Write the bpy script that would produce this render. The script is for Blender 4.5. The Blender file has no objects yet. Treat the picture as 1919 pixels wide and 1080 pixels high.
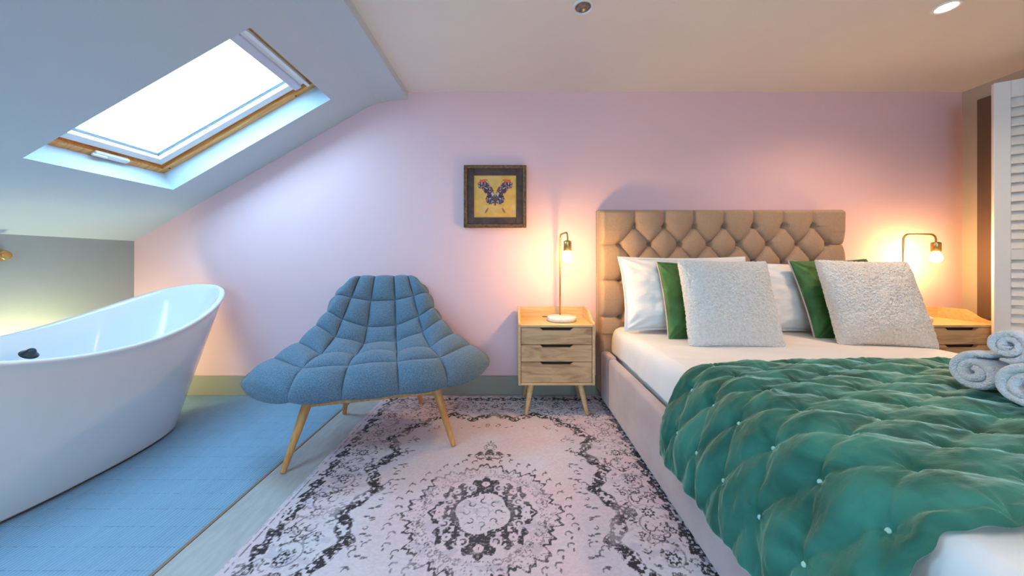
import bpy, bmesh, math, random
import numpy as np
from mathutils import Vector, Matrix, noise as mnoise
R = math.radians
PI = math.pi
S = bpy.context.scene
C = S.collection
random.seed(7)

# ---------------------------------------------------------------- camera
YB = 2.37                      # back wall distance
EYE = 0.926
cam = bpy.data.cameras.new('camera')
cam.sensor_width = 36.0
cam.lens = 36.0 * 640 / 1919
cam.shift_y = -50 / 1919
cam.clip_start = 0.02
camo = bpy.data.objects.new('camera', cam)
camo.location = (0, 0, EYE)
camo.rotation_euler = (R(90), 0, 0)
C.objects.link(camo)
S.camera = camo

# ---------------------------------------------------------------- sky, exposure
S.view_settings.view_transform = 'Standard'
S.view_settings.look = 'None'
S.view_settings.gamma = 1.0
S.view_settings.exposure = 0.35
S.view_settings.use_curve_mapping = False
S.cycles.use_denoising = True
S.cycles.max_bounces = 10
S.cycles.diffuse_bounces = 6
S.cycles.transparent_max_bounces = 12
S.cycles.sample_clamp_indirect = 4.0
S.cycles.caustics_reflective = False
S.cycles.caustics_refractive = False
SKY_COL = (0.42, 0.74, 1.0)
SKY_STR = 15.0
W = bpy.data.worlds.new('sky')
W.use_nodes = True
S.world = W
nt = W.node_tree
bg = nt.nodes['Background']
bg.inputs[0].default_value = (*SKY_COL, 1)
bg.inputs[1].default_value = SKY_STR

WARM = (1.0, 0.60, 0.20)
BULB = 300.0                    # radiance of the bedside bulbs
DOWN = 29.0                     # power of each ceiling spotlight
DOWNCOL = (1.0, 0.755, 0.55)

# roof slope
XL, XR = -2.622, 3.122
ZK = 1.067
TAN = 0.574
def zs(x): return ZK + TAN * (x - XL)
CEIL = 2.10
SU = Vector((1, 0, TAN)).normalized()       # up the slope
SN = Vector((-TAN, 0, 1)).normalized()      # outward
HX0, HX1 = -2.096, -1.122
SKY_Y = [(1.463, 2.112), (-0.10, 0.70)]  # second opening is added out of view to let in more sky light
YF = -2.6

def portal(name, loc, xax, yax, sx, sy):
    l = bpy.data.lights.new(name, 'AREA')
    l.shape = 'RECTANGLE'; l.size = sx; l.size_y = sy
    l.cycles.is_portal = True
    o = bpy.data.objects.new(name, l)
    x = Vector(xax).normalized(); y = Vector(yax).normalized(); z = x.cross(y)
    o.matrix_world = Matrix.Translation(loc) @ Matrix((x, y, z)).transposed().to_4x4()
    C.objects.link(o)
for (y0, y1) in SKY_Y:
    L = (HX1 - HX0) / SU.x
    c = Vector(((HX0 + HX1) / 2, (y0 + y1) / 2, zs((HX0 + HX1) / 2))) + SN * 0.2
    portal('skylight_portal', c, SU, (0, 1, 0), L, y1 - y0)
WX0, WX1, WZ0, WZ1 = -0.6, 0.7, 0.9, 1.95
portal('added_window_portal', ((WX0 + WX1) / 2, YF - 0.1, (WZ0 + WZ1) / 2), (-1, 0, 0), (0, 0, 1), WX1 - WX0, WZ1 - WZ0)

def spot(name, loc, power, col=DOWNCOL, size=150, rad=0.03):
    l = bpy.data.lights.new(name, 'SPOT')
    l.energy = power; l.color = col; l.spot_size = R(size); l.spot_blend = 0.9
    l.shadow_soft_size = rad
    o = bpy.data.objects.new(name, l); o.location = loc
    C.objects.link(o)
DOWN_FILL = [(2.0, 1.572), (0.327, -0.25), (2.0, -0.25), (0.327, -1.7), (2.0, -1.7)]  # first is the lit downlight; the rest are added fill, out of view
for (x, y) in DOWN_FILL:
    spot('downlight_and_fill', (x, y, CEIL - 0.012), DOWN * (1.5 if x > 1 else 0.6), (1.0, 0.68, 0.43) if x > 1 else DOWNCOL)
# added warm glow behind the bath, no lamp modelled there
l = bpy.data.lights.new('bath_glow', 'POINT')
l.energy = 9.0; l.color = (1.0, 0.90, 0.46); l.shadow_soft_size = 0.05
o = bpy.data.objects.new('bath_glow', l); o.location = (-2.47, 1.78, 0.34); C.objects.link(o)

# ---------------------------------------------------------------- materials
def mat(name, col, rough=0.6, metal=0.0, col2=None, nscale=8.0, stretch=(1, 1, 1), detail=4.0,
        bump=0.0, bscale=60.0, bstretch=(1, 1, 1), sheen=0.0, sheen_tint=None, emit=None, estr=0.0, coat=0.0, lo=0.35, hi=0.65, rot=(0, 0, 0), dist=0.0, spec=None):
    m = bpy.data.materials.new(name); m.use_nodes = True
    n = m.node_tree.nodes; k = m.node_tree.links
    b = n['Principled BSDF']
    b.inputs['Base Color'].default_value = (*col, 1)
    b.inputs['Roughness'].default_value = rough
    b.inputs['Metallic'].default_value = metal
    if spec is not None: b.inputs['Specular IOR Level'].default_value = spec
    if coat: b.inputs['Coat Weight'].default_value = coat; b.inputs['Coat Roughness'].default_value = 0.05
    if sheen:
        b.inputs['Sheen Weight'].default_value = sheen
        b.inputs['Sheen Roughness'].default_value = 0.35
        if sheen_tint: b.inputs['Sheen Tint'].default_value = (*sheen_tint, 1)
    if emit:
        b.inputs['Emission Color'].default_value = (*emit, 1)
        b.inputs['Emission Strength'].default_value = estr
    tc = n.new('ShaderNodeTexCoord')
    if col2:
        mp = n.new('ShaderNodeMapping'); mp.inputs['Scale'].default_value = stretch; mp.inputs['Rotation'].default_value = rot
        k.new(tc.outputs['Object'], mp.inputs[0])
        t = n.new('ShaderNodeTexNoise'); t.inputs['Scale'].default_value = nscale; t.inputs['Detail'].default_value = detail
        t.inputs['Distortion'].default_value = dist
        k.new(mp.outputs[0], t.inputs['Vector'])
        r = n.new('ShaderNodeValToRGB')
        r.color_ramp.elements[0].position = lo; r.color_ramp.elements[0].color = (*col, 1)
        r.color_ramp.elements[1].position = hi; r.color_ramp.elements[1].color = (*col2, 1)
        k.new(t.outputs['Fac'], r.inputs[0]); k.new(r.outputs[0], b.inputs['Base Color'])
    if bump:
        mp2 = n.new('ShaderNodeMapping'); mp2.inputs['Scale'].default_value = bstretch
        k.new(tc.outputs['Object'], mp2.inputs[0])
        t2 = n.new('ShaderNodeTexNoise'); t2.inputs['Scale'].default_value = bscale; t2.inputs['Detail'].default_value = 3
        k.new(mp2.outputs[0], t2.inputs['Vector'])
        bp = n.new('ShaderNodeBump'); bp.inputs['Strength'].default_value = bump; bp.inputs['Distance'].default_value = 0.01
        k.new(t2.outputs['Fac'], bp.inputs['Height']); k.new(bp.outputs[0], b.inputs['Normal'])
    return m

def attr_mat(name, rough=0.9, bump=0.3, bscale=300):
    m = mat(name, (1, 1, 1), rough, bump=bump, bscale=bscale)
    n = m.node_tree.nodes
    a = n.new('ShaderNodeVertexColor'); a.layer_name = 'pattern'
    m.node_tree.links.new(a.outputs['Color'], n['Principled BSDF'].inputs['Base Color'])
    return m

def glass_mat():
    m = bpy.data.materials.new('window glass'); m.use_nodes = True
    n = m.node_tree.nodes; k = m.node_tree.links; n.clear()
    out = n.new('ShaderNodeOutputMaterial'); mx = n.new('ShaderNodeMixShader')
    tr = n.new('ShaderNodeBsdfTransparent'); gl = n.new('ShaderNodeBsdfGlossy')
    tr.inputs[0].default_value = (0.95, 0.98, 1, 1)
    gl.inputs['Roughness'].default_value = 0.02
    mx.inputs[0].default_value = 0.05
    k.new(tr.outputs[0], mx.inputs[1]); k.new(gl.outputs[0], mx.inputs[2]); k.new(mx.outputs[0], out.inputs[0])
    return m

M = {}
M['wall_pink'] = mat('pink lilac wall paint', (0.82, 0.535, 0.555), 0.85, col2=(0.83, 0.55, 0.575), nscale=1.5, bump=0.05, bscale=200)
M['wall_grey'] = mat('grey wall paint', (0.33, 0.37, 0.37), 0.85, col2=(0.36, 0.40, 0.40), nscale=2, bump=0.05, bscale=200)
M['wall_taupe'] = mat('taupe wall paint', (0.42, 0.34, 0.27), 0.85, col2=(0.45, 0.37, 0.30), nscale=2, bump=0.05, bscale=200)
M['ceiling'] = mat('off-white ceiling paint', (0.84, 0.80, 0.77), 0.85, col2=(0.82, 0.78, 0.75), nscale=2, bump=0.04, bscale=150)
M['slope'] = mat('pale grey slope paint', (0.54, 0.63, 0.70), 0.85, col2=(0.53, 0.62, 0.69), nscale=2, bump=0.04, bscale=150)
M['skirting'] = mat('olive grey skirting paint', (0.30, 0.28, 0.22), 0.6, col2=(0.33, 0.31, 0.25), nscale=3)
M['pine'] = mat('varnished pine', (0.70, 0.27, 0.06), 0.35, col2=(0.86, 0.46, 0.15), nscale=6, stretch=(1, 14, 14), dist=0.6)
M['white'] = mat('white lacquer', (0.86, 0.87, 0.88), 0.35, bump=0.01, bscale=40)
M['greyplastic'] = mat('grey rubber seal', (0.25, 0.32, 0.36), 0.5, bump=0.02)
M['glass'] = glass_mat()
M['acrylic'] = mat('white bath acrylic', (0.86, 0.86, 0.87), 0.12, coat=0.5, bump=0.004, bscale=3)
M['brass'] = mat('aged brass', (0.62, 0.38, 0.14), 0.3, metal=1.0, bump=0.02, bscale=80)
M['darkmetal'] = mat('dark metal', (0.05, 0.06, 0.07), 0.35, metal=0.6, bump=0.02)
M['chairfab'] = mat('blue grey wool', (0.065, 0.125, 0.195), 0.95, col2=(0.155, 0.23, 0.30), nscale=260, detail=2, bump=0.35, bscale=700, sheen=0.25)
M['oak'] = mat('oiled oak', (0.50, 0.22, 0.06), 0.4, col2=(0.66, 0.33, 0.11), nscale=8, stretch=(10, 10, 1), dist=0.5)
M['mango'] = mat('mango wood', (0.60, 0.36, 0.16), 0.45, col2=(0.72, 0.47, 0.23), nscale=5, stretch=(1.2, 8, 9), dist=0.8)
M['mango_drawer'] = mat('mango wood drawer grain', (0.36, 0.18, 0.085), 0.45, col2=(0.62, 0.38, 0.19), nscale=3.5, stretch=(1.0, 6, 5), dist=1.6, detail=6, lo=0.32, hi=0.55)
M['grip_shade'] = mat('dark grip shade', (0.06, 0.03, 0.02), 0.8, bump=0.05)
M['marble'] = mat('white marble', (0.82, 0.80, 0.76), 0.25, col2=(0.66, 0.62, 0.58), nscale=12, dist=2, lo=0.5, hi=0.8)
M['bulb'] = mat('glowing bulb', (1, 0.85, 0.6), 0.3, emit=WARM, estr=BULB)
M['lamp_on'] = mat('lit downlight lens', (1, 1, 1), 0.3, emit=(1, 0.88, 0.72), estr=6)
M['velvet_taupe'] = mat('taupe headboard weave', (0.37, 0.235, 0.15), 0.8, col2=(0.43, 0.285, 0.19), nscale=180, detail=2, bump=0.15, bscale=500, sheen=0.3)
M['velvet_rail'] = mat('taupe brushed velvet', (0.44, 0.34, 0.33), 0.75, col2=(0.55, 0.44, 0.42), nscale=5, detail=6, bump=0.1, bscale=400, sheen=0.5)
M['linen'] = mat('white bed linen', (0.84, 0.82, 0.82), 0.85, col2=(0.80, 0.79, 0.79), nscale=6, bump=0.12, bscale=14, sheen=0.1)
M['quilt'] = mat('green velvet quilt', (0.008, 0.066, 0.044), 0.65, col2=(0.04, 0.20, 0.15), nscale=4.5, detail=6, lo=0.36, hi=0.66, bump=0.25, bscale=26, bstretch=(1, 2.2, 1), sheen=0.85, sheen_tint=(0.62, 0.95, 0.82), rot=(0, 0, 0.6), dist=1.2, spec=0.2)
M['greenvelvet'] = mat('moss green velvet', (0.018, 0.085, 0.012), 0.6, col2=(0.05, 0.17, 0.035), nscale=9, bump=0.35, bscale=22, sheen=0.6, sheen_tint=(0.7, 1, 0.6), dist=1)
M['sherpa'] = mat('cream sherpa fleece', (0.80, 0.77, 0.74), 0.95, col2=(0.92, 0.89, 0.86), nscale=90, detail=3, bump=1.0, bscale=150, sheen=0.3)
M['pipingpink'] = mat('pale pink velvet', (0.62, 0.45, 0.42), 0.8, bump=0.1)
M['towel'] = mat('white terry towel', (0.84, 0.86, 0.92), 0.95, col2=(0.90, 0.92, 0.95), nscale=160, bump=0.9, bscale=260, sheen=0.3)
M['frame'] = mat('dark bronze picture frame', (0.10, 0.055, 0.03), 0.45, metal=0.3, col2=(0.22, 0.13, 0.06), nscale=60, bump=0.6, bscale=160)
M['frame_in'] = mat('dark plum frame liner', (0.035, 0.018, 0.02), 0.65, col2=(0.07, 0.04, 0.035), nscale=20, bump=0.05)
M['print'] = attr_mat('gold butterfly print', 0.6, 0.05, 200)
M['rug'] = attr_mat('distressed rug weave', 0.95, 0.35, 500)
M['shutter'] = mat('white shutter paint', (0.80, 0.81, 0.80), 0.5, bump=0.01)
M['brown'] = mat('dark brown paint', (0.12, 0.07, 0.045), 0.5, bump=0.03)
M['knot'] = mat('pale tuft thread', (0.45, 0.72, 0.62), 0.8, bump=0.2)
M['glow'] = mat('frosted lamp glass', (0.9, 0.8, 0.6), 0.5, bump=0.01)

def carpet_mat():
    m = mat('ribbed blue-grey carpet', (0.30, 0.38, 0.44), 0.95)
    n = m.node_tree.nodes; k = m.node_tree.links; b = n['Principled BSDF']
    tc = n.new('ShaderNodeTexCoord')
    sp = n.new('ShaderNodeSeparateXYZ'); k.new(tc.outputs['Object'], sp.inputs[0])
    def mth(op, a, bb=None):
        q = n.new('ShaderNodeMath'); q.operation = op
        for i, v in enumerate((a, bb)):
            if v is None: continue
            if isinstance(v, (int, float)): q.inputs[i].default_value = v
            else: k.new(v, q.inputs[i])
        return q.outputs[0]
    rib = mth('SINE', mth('MULTIPLY', sp.outputs[0], 2 * PI / 0.0125))
    rib = mth('ADD', mth('MULTIPLY', rib, 0.5), 0.5)
    # cross joints, irregular row by row
    nz = n.new('ShaderNodeTexNoise'); nz.inputs['Scale'].default_value = 70; k.new(tc.outputs['Object'], nz.inputs['Vector'])
    fy = mth('FRACT', mth('DIVIDE', sp.outputs[1], 0.085))
    jl = mth('MULTIPLY', mth('LESS_THAN', fy, 0.035), mth('GREATER_THAN', nz.outputs['Fac'], 0.5))
    nz2 = n.new('ShaderNodeTexNoise'); nz2.inputs['Scale'].default_value = 5
    mp = n.new('ShaderNodeMapping'); mp.inputs['Scale'].default_value = (6, 0.8, 1); k.new(tc.outputs['Object'], mp.inputs[0]); k.new(mp.outputs[0], nz2.inputs['Vector'])
    mx = n.new('ShaderNodeMix'); mx.data_type = 'RGBA'
    mx.inputs[6].default_value = (0.17, 0.30, 0.42, 1); mx.inputs[7].default_value = (0.27, 0.42, 0.54, 1)
    k.new(mth('ADD', mth('MULTIPLY', rib, 0.55), mth('MULTIPLY', nz2.outputs['Fac'], 0.5)), mx.inputs[0])
    mx2 = n.new('ShaderNodeMix'); mx2.data_type = 'RGBA'; mx2.inputs[7].default_value = (0.13, 0.18, 0.22, 1)
    k.new(mx.outputs[2], mx2.inputs[6]); k.new(mth('MULTIPLY', jl, 0.6), mx2.inputs[0])
    k.new(mx2.outputs[2], b.inputs['Base Color'])
    bp = n.new('ShaderNodeBump'); bp.inputs['Strength'].default_value = 0.6; bp.inputs['Distance'].default_value = 0.004
    k.new(mth('SUBTRACT', rib, jl), bp.inputs['Height']); k.new(bp.outputs[0], b.inputs['Normal'])
    return m
M['carpet'] = carpet_mat()
M['laminate'] = mat('pale grey laminate', (0.36, 0.36, 0.35), 0.5, col2=(0.42, 0.42, 0.41), nscale=14, stretch=(3, 0.8, 1), detail=6, dist=0.4)

# ---------------------------------------------------------------- mesh helpers
def new_obj(name, me, m, parent=None, smooth=False):
    o = bpy.data.objects.new(name, me)
    if m is not None: me.materials.append(m)
    if smooth:
        me.polygons.foreach_set('use_smooth', [True] * len(me.polygons))
    C.objects.link(o)
    if parent is not None: o.parent = parent
    return o
def from_bm(name, bm, m, parent=None, smooth=False, fix=True):
    if fix: bmesh.ops.recalc_face_normals(bm, faces=bm.faces[:])
    me = bpy.data.meshes.new(name); bm.to_mesh(me); bm.free()
    return new_obj(name, me, m, parent, smooth)
def tag(o, label, cat, group=None):
    o['label'] = label; o['category'] = cat
    if group: o['group'] = group
    return o
def thing(name, label, cat, loc=(0, 0, 0), rz=0.0, group=None):
    o = bpy.data.objects.new(name, None); C.objects.link(o)
    o.empty_display_size = 0.1
    o.location = loc; o.rotation_euler = (0, 0, rz)
    return tag(o, label, cat, group)
def struct(o):
    o['kind'] = 'structure'; return o
def box(bm, lo, hi, bev=0.0, mtx=None, seg=2):
    vs = [bm.verts.new((x, y, z)) for x in (lo[0], hi[0]) for y in (lo[1], hi[1]) for z in (lo[2], hi[2])]
    f = [(0, 1, 3, 2), (4, 6, 7, 5), (0, 4, 5, 1), (2, 3, 7, 6), (0, 2, 6, 4), (1, 5, 7, 3)]
    fs = [bm.faces.new([vs[i] for i in q]) for q in f]
    allv = vs
    if bev > 0:
        es = list({e for q in fs for e in q.edges})
        r = bmesh.ops.bevel(bm, geom=es, offset=bev, segments=seg, affect='EDGES', profile=0.5)
        allv = list({v for q in r['faces'] for v in q.verts} | {v for v in vs if v.is_valid})
    if mtx is not None:
        bmesh.ops.transform(bm, matrix=mtx, verts=[v for v in allv if v.is_valid])
def mkbox(name, lo, hi, m, parent=None, bev=0.0, mtx=None):
    bm = bmesh.new(); box(bm, lo, hi, bev, mtx)
    return from_bm(name, bm, m, parent)
def tube(bm, pts, rad, n=16, cap=True):
    pts = [Vector(p) for p in pts]
    rad = rad if isinstance(rad, (list, tuple)) else [rad] * len(pts)
    rings = []; up = None
    for i, p in enumerate(pts):
        t = (pts[min(i + 1, len(pts) - 1)] - pts[max(i - 1, 0)]).normalized()
        if up is None:
            up = Vector((0, 0, 1)) if abs(t.z) < 0.9 else Vector((1, 0, 0))
        a = t.cross(up).normalized(); b = a.cross(t).normalized(); up = b
        rings.append([bm.verts.new(p + (a * math.cos(2 * PI * k / n) + b * math.sin(2 * PI * k / n)) * rad[i]) for k in range(n)])
    for i in range(len(rings) - 1):
        for k in range(n):
            bm.faces.new((rings[i][k], rings[i][(k + 1) % n], rings[i + 1][(k + 1) % n], rings[i + 1][k]))
    if cap:
        bm.faces.new(rings[0][::-1]); bm.faces.new(rings[-1])
def mktube(name, pts, rad, m, parent=None, n=16):
    bm = bmesh.new(); tube(bm, pts, rad, n)
    return from_bm(name, bm, m, parent, smooth=True)
def lathe(name, prof, m, parent=None, n=32, loc=(0, 0, 0), smooth=True, axis='Z'):
    bm = bmesh.new(); rings = []
    for (r, z) in prof:
        if r < 1e-5: rings.append([bm.verts.new((0, 0, z))])
        else: rings.append([bm.verts.new((r * math.cos(2 * PI * k / n), r * math.sin(2 * PI * k / n), z)) for k in range(n)])
    for a, b in zip(rings, rings[1:]):
        for k in range(n):
            if len(a) == 1 and len(b) == 1: continue
            if len(a) == 1: bm.faces.new((a[0], b[(k + 1) % n], b[k]))
            elif len(b) == 1: bm.faces.new((a[k], a[(k + 1) % n], b[0]))
            else: bm.faces.new((a[k], a[(k + 1) % n], b[(k + 1) % n], b[k]))
    if axis == 'Y': bmesh.ops.rotate(bm, matrix=Matrix.Rotation(R(90), 3, 'X'), verts=bm.verts)
    if axis == 'X': bmesh.ops.rotate(bm, matrix=Matrix.Rotation(R(90), 3, 'Y'), verts=bm.verts)
    bmesh.ops.translate(bm, vec=loc, verts=bm.verts)
    o = from_bm(name, bm, m, parent, smooth=smooth)
    return o
def prism(name, outline, y0, y1, m, parent=None, bev=0.0):   # outline in x,z extruded along y
    bm = bmesh.new()
    a = [bm.verts.new((x, y0, z)) for x, z in outline]; b = [bm.verts.new((x, y1, z)) for x, z in outline]
    bm.faces.new(a); bm.faces.new(b[::-1])
    n = len(a)
    for i in range(n): bm.faces.new((a[i], b[i], b[(i + 1) % n], a[(i + 1) % n]))
    if bev: bmesh.ops.bevel(bm, geom=bm.edges[:], offset=bev, segments=2, affect='EDGES')
    return from_bm(name, bm, m, parent)
def np_mesh(name, V, F):
    me = bpy.data.meshes.new(name)
    V = np.asarray(V, dtype=np.float32); F = np.asarray(F, dtype=np.int32)
    me.vertices.add(len(V)); me.vertices.foreach_set('co', V.ravel())
    me.loops.add(F.size); me.loops.foreach_set('vertex_index', F.ravel())
    me.polygons.add(len(F))
    me.polygons.foreach_set('loop_start', np.arange(0, F.size, 4, dtype=np.int32))
    me.update(calc_edges=True); me.validate()
    return me
def grid_faces(nu, nv, off=0, wrap=False, flip=False):
    i = np.arange(nu - (0 if wrap else 1))[:, None]; j = np.arange(nv - 1)[None, :]
    i2 = (i + 1) % nu
    a = i * nv + j; b = i2 * nv + j; c = i2 * nv + j + 1; d = i * nv + j + 1
    q = np.stack([a + 0 * j, b + 0 * j, c + 0 * j, d + 0 * j], -1).reshape(-1, 4) + off
    return q[:, ::-1] if flip else q
def shell_from(top, bot):
    """closed quad shell from two grids of shape (nu,nv,3) sharing their borders' outline"""
    nu, nv, _ = top.shape
    V = np.concatenate([top.reshape(-1, 3), bot.reshape(-1, 3)])
    F = [grid_faces(nu, nv), grid_faces(nu, nv, nu * nv, flip=True)]
    off = nu * nv
    def idx(i, j): return i * nv + j
    loop = [idx(i, 0) for i in range(nu)] + [idx(nu - 1, j) for j in range(1, nv)] + \
           [idx(i, nv - 1) for i in range(nu - 2, -1, -1)] + [idx(0, j) for j in range(nv - 2, 0, -1)]
    n = len(loop)
    F.append(np.array([(loop[(k + 1) % n], loop[k], loop[k] + off, loop[(k + 1) % n] + off) for k in range(n)]))
    return V, np.concatenate(F)

# value noise on arrays
def vnoise(x, y, seed=0):
    x = np.asarray(x, float); y = np.asarray(y, float)
    xi = np.floor(x).astype(np.int64); yi = np.floor(y).astype(np.int64)
    fx = x - xi; fy = y - yi
    fx = fx * fx * (3 - 2 * fx); fy = fy * fy * (3 - 2 * fy)
    def h(a, b):
        q = (a * 374761393 + b * 668265263 + seed * 1442695041) & 0xffffffff
        q = ((q ^ (q >> 13)) * 1274126177) & 0xffffffff
        q = q ^ (q >> 16)
        return (q & 0xffff) / 65535.0
    return (h(xi, yi) * (1 - fx) + h(xi + 1, yi) * fx) * (1 - fy) + (h(xi, yi + 1) * (1 - fx) + h(xi + 1, yi + 1) * fx) * fy
def fbm(x, y, seed=0, o=4):
    s = 0; a = 0.5; t = 0
    for i in range(o):
        s = s + a * vnoise(x * 2 ** i, y * 2 ** i, seed + i * 17); t += a; a *= 0.5
    return s / t
def catmull(P, t):
    """P (n,...) control values at integer knots, t array of parameters"""
    P = np.asarray(P, float); n = len(P)
    E = np.concatenate([[2 * P[0] - P[1]], P, [2 * P[-1] - P[-2]]])
    i = np.clip(np.floor(t).astype(int), 0, n - 2); f = (t - i)
    f = f.reshape(f.shape + (1,) * (P.ndim - 1))
    a, b, c, d = E[i], E[i + 1], E[i + 2], E[i + 3]
    return 0.5 * (2 * b + (c - a) * f + (2 * a - 5 * b + 4 * c - d) * f ** 2 + (3 * b - a - 3 * c + d) * f ** 3)
def interp(xs, ks, vs): return np.interp(xs, ks, vs)

# ================================================================ ROOM
def quadmesh(name, quads, m):
    bm = bmesh.new()
    for q in quads:
        bm.faces.new([bm.verts.new(p) for p in q])
    bmesh.ops.remove_doubles(bm, verts=bm.verts, dist=1e-5)
    me = bpy.data.meshes.new(name); bm.to_mesh(me); bm.free()
    return struct(new_obj(name, me, m))
SEAM = -1.062
T = 0.12
struct(mkbox('floor', (SEAM, YF, -0.1), (XR + 0.15, YB + 0.15, 0.0), M['laminate']))
struct(mkbox('floor', (XL - 0.15, YF, -0.1), (SEAM, YB + 0.15, 0.0), M['carpet']))
struct(mkbox('trim_1', (SEAM - 0.006, YF, -0.002), (SEAM + 0.006, YB - 0.02, 0.003), mat('bronze floor strip', (0.28, 0.19, 0.13), 0.4, metal=0.5, bump=0.02)))
# back wall : outline with the curved soffit under the slope
prof = [(XL, 0), (XL, ZK)]
for x in (-1.06, -0.99, -0.92, -0.85, -0.78):
    zz = {-1.06: zs(-1.06), -0.99: 2.000, -0.92: 2.026, -0.85: 2.040, -0.78: 2.046}[x]
    prof.append((x, zz))
SOFF = [(-1.06, zs(-1.06)), (-0.99, 2.000), (-0.92, 2.026), (-0.85, 2.040), (-0.78, 2.046), (-0.722, 2.048)]
out = prof + [(-0.722, 2.048), (-0.722, CEIL), (XR, CEIL), (XR, 0)]
struct(prism('wall_back', out, YB, YB + T, M['wall_pink']))
struct(mkbox('wall_left', (XL - T, YF, 0), (XL, YB + T, ZK + 0.0), M['wall_grey']))
# right wall with a window opening
RWY0, RWY1, RWZ0, RWZ1 = 1.25, 2.285, 0.55, 2.005
quadmesh('wall_right', [
    [(XR, YB, 0), (XR, YF, 0), (XR, YF, RWZ0), (XR, YB, RWZ0)],
    [(XR, YB, RWZ1), (XR, YF, RWZ1), (XR, YF, CEIL), (XR, YB, CEIL)],
    [(XR, YB, RWZ0), (XR, RWY1, RWZ0), (XR, RWY1, RWZ1), (XR, YB, RWZ1)],
    [(XR, RWY0, RWZ0), (XR, YF, RWZ0), (XR, YF, RWZ1), (XR, RWY0, RWZ1)]], M['wall_taupe'])
# front wall (behind the camera) with an added window opening
fw = []
xs = [XL, WX0, WX1, XR]; zz_ = [0, WZ0, WZ1, CEIL]
for i in range(3):
    for j in range(3):
        if i == 1 and j == 1: continue
        fw.append([(xs[i], YF, zz_[j]), (xs[i], YF, zz_[j + 1]), (xs[i + 1], YF, zz_[j + 1]), (xs[i + 1], YF, zz_[j])])
for (a, b) in (((WX0, WZ0), (WX1, WZ0)), ((WX1, WZ0), (WX1, WZ1)), ((WX1, WZ1), (WX0, WZ1)), ((WX0, WZ1), (WX0, WZ0))):
    fw.append([(a[0], YF, a[1]), (b[0], YF, b[1]), (b[0], YF - T, b[1]), (a[0], YF - T, a[1])])
quadmesh('wall_front', fw, M['ceiling'])
# flat ceiling
struct(mkbox('ceiling', (-0.722, YF, CEIL), (XR + 0.1, YB + T, CEIL + 0.1), M['ceiling']))
# slope with the visible roof window opening, an added unseen one and their reveals
q = []
ys = [YF, SKY_Y[1][0], SKY_Y[1][1], SKY_Y[0][0], SKY_Y[0][1], YB + 0.02]
xs = [XL - 0.06, HX0, HX1, -1.06]
for i in range(3):
    for j in range(5):
        if i == 1 and j in (1, 3): continue
        a, b, c, d = xs[i], xs[i + 1], ys[j], ys[j + 1]
        q.append([(a, c, zs(a)), (a, d, zs(a)), (b, d, zs(b)), (b, c, zs(b))])
for p0, p1 in zip(SOFF, SOFF[1:]):
    q.append([(p0[0], YF, p0[1]), (p0[0], YB + 0.02, p0[1]), (p1[0], YB + 0.02, p1[1]), (p1[0], YF, p1[1])])
q.append([(-0.722, YF, 2.048), (-0.722, YB + 0.02, 2.048), (-0.722, YB + 0.02, CEIL + 0.02), (-0.722, YF, CEIL + 0.02)])
RD = 0.19
for (y0, y1) in SKY_Y:
    P = [Vector((HX0, y0, zs(HX0))), Vector((HX0, y1, zs(HX0))), Vector((HX1, y1, zs(HX1))), Vector((HX1, y0, zs(HX1)))]
    for i in range(4):
        a, b = P[i], P[(i + 1) % 4]
        q.append([a, b, b + SN * RD, a + SN * RD])
quadmesh('ceiling', q, M['slope'])
# skirting
def skirt(name, lo, hi): struct(mkbox(name, lo, hi, M['skirting'], bev=0.003))
skirt('baseboard_back', (XL + 0.001, YB - 0.016, 0), (0.60, YB, 0.134))
skirt('baseboard_back', (2.21, YB - 0.016, 0), (XR, YB, 0.134))
skirt('baseboard_left', (XL, YF, 0), (XL + 0.016, YB - 0.016, 0.134))
skirt('baseboard_right', (XR - 0.016, YF, 0), (XR, YB - 0.016, 0.134))

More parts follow.
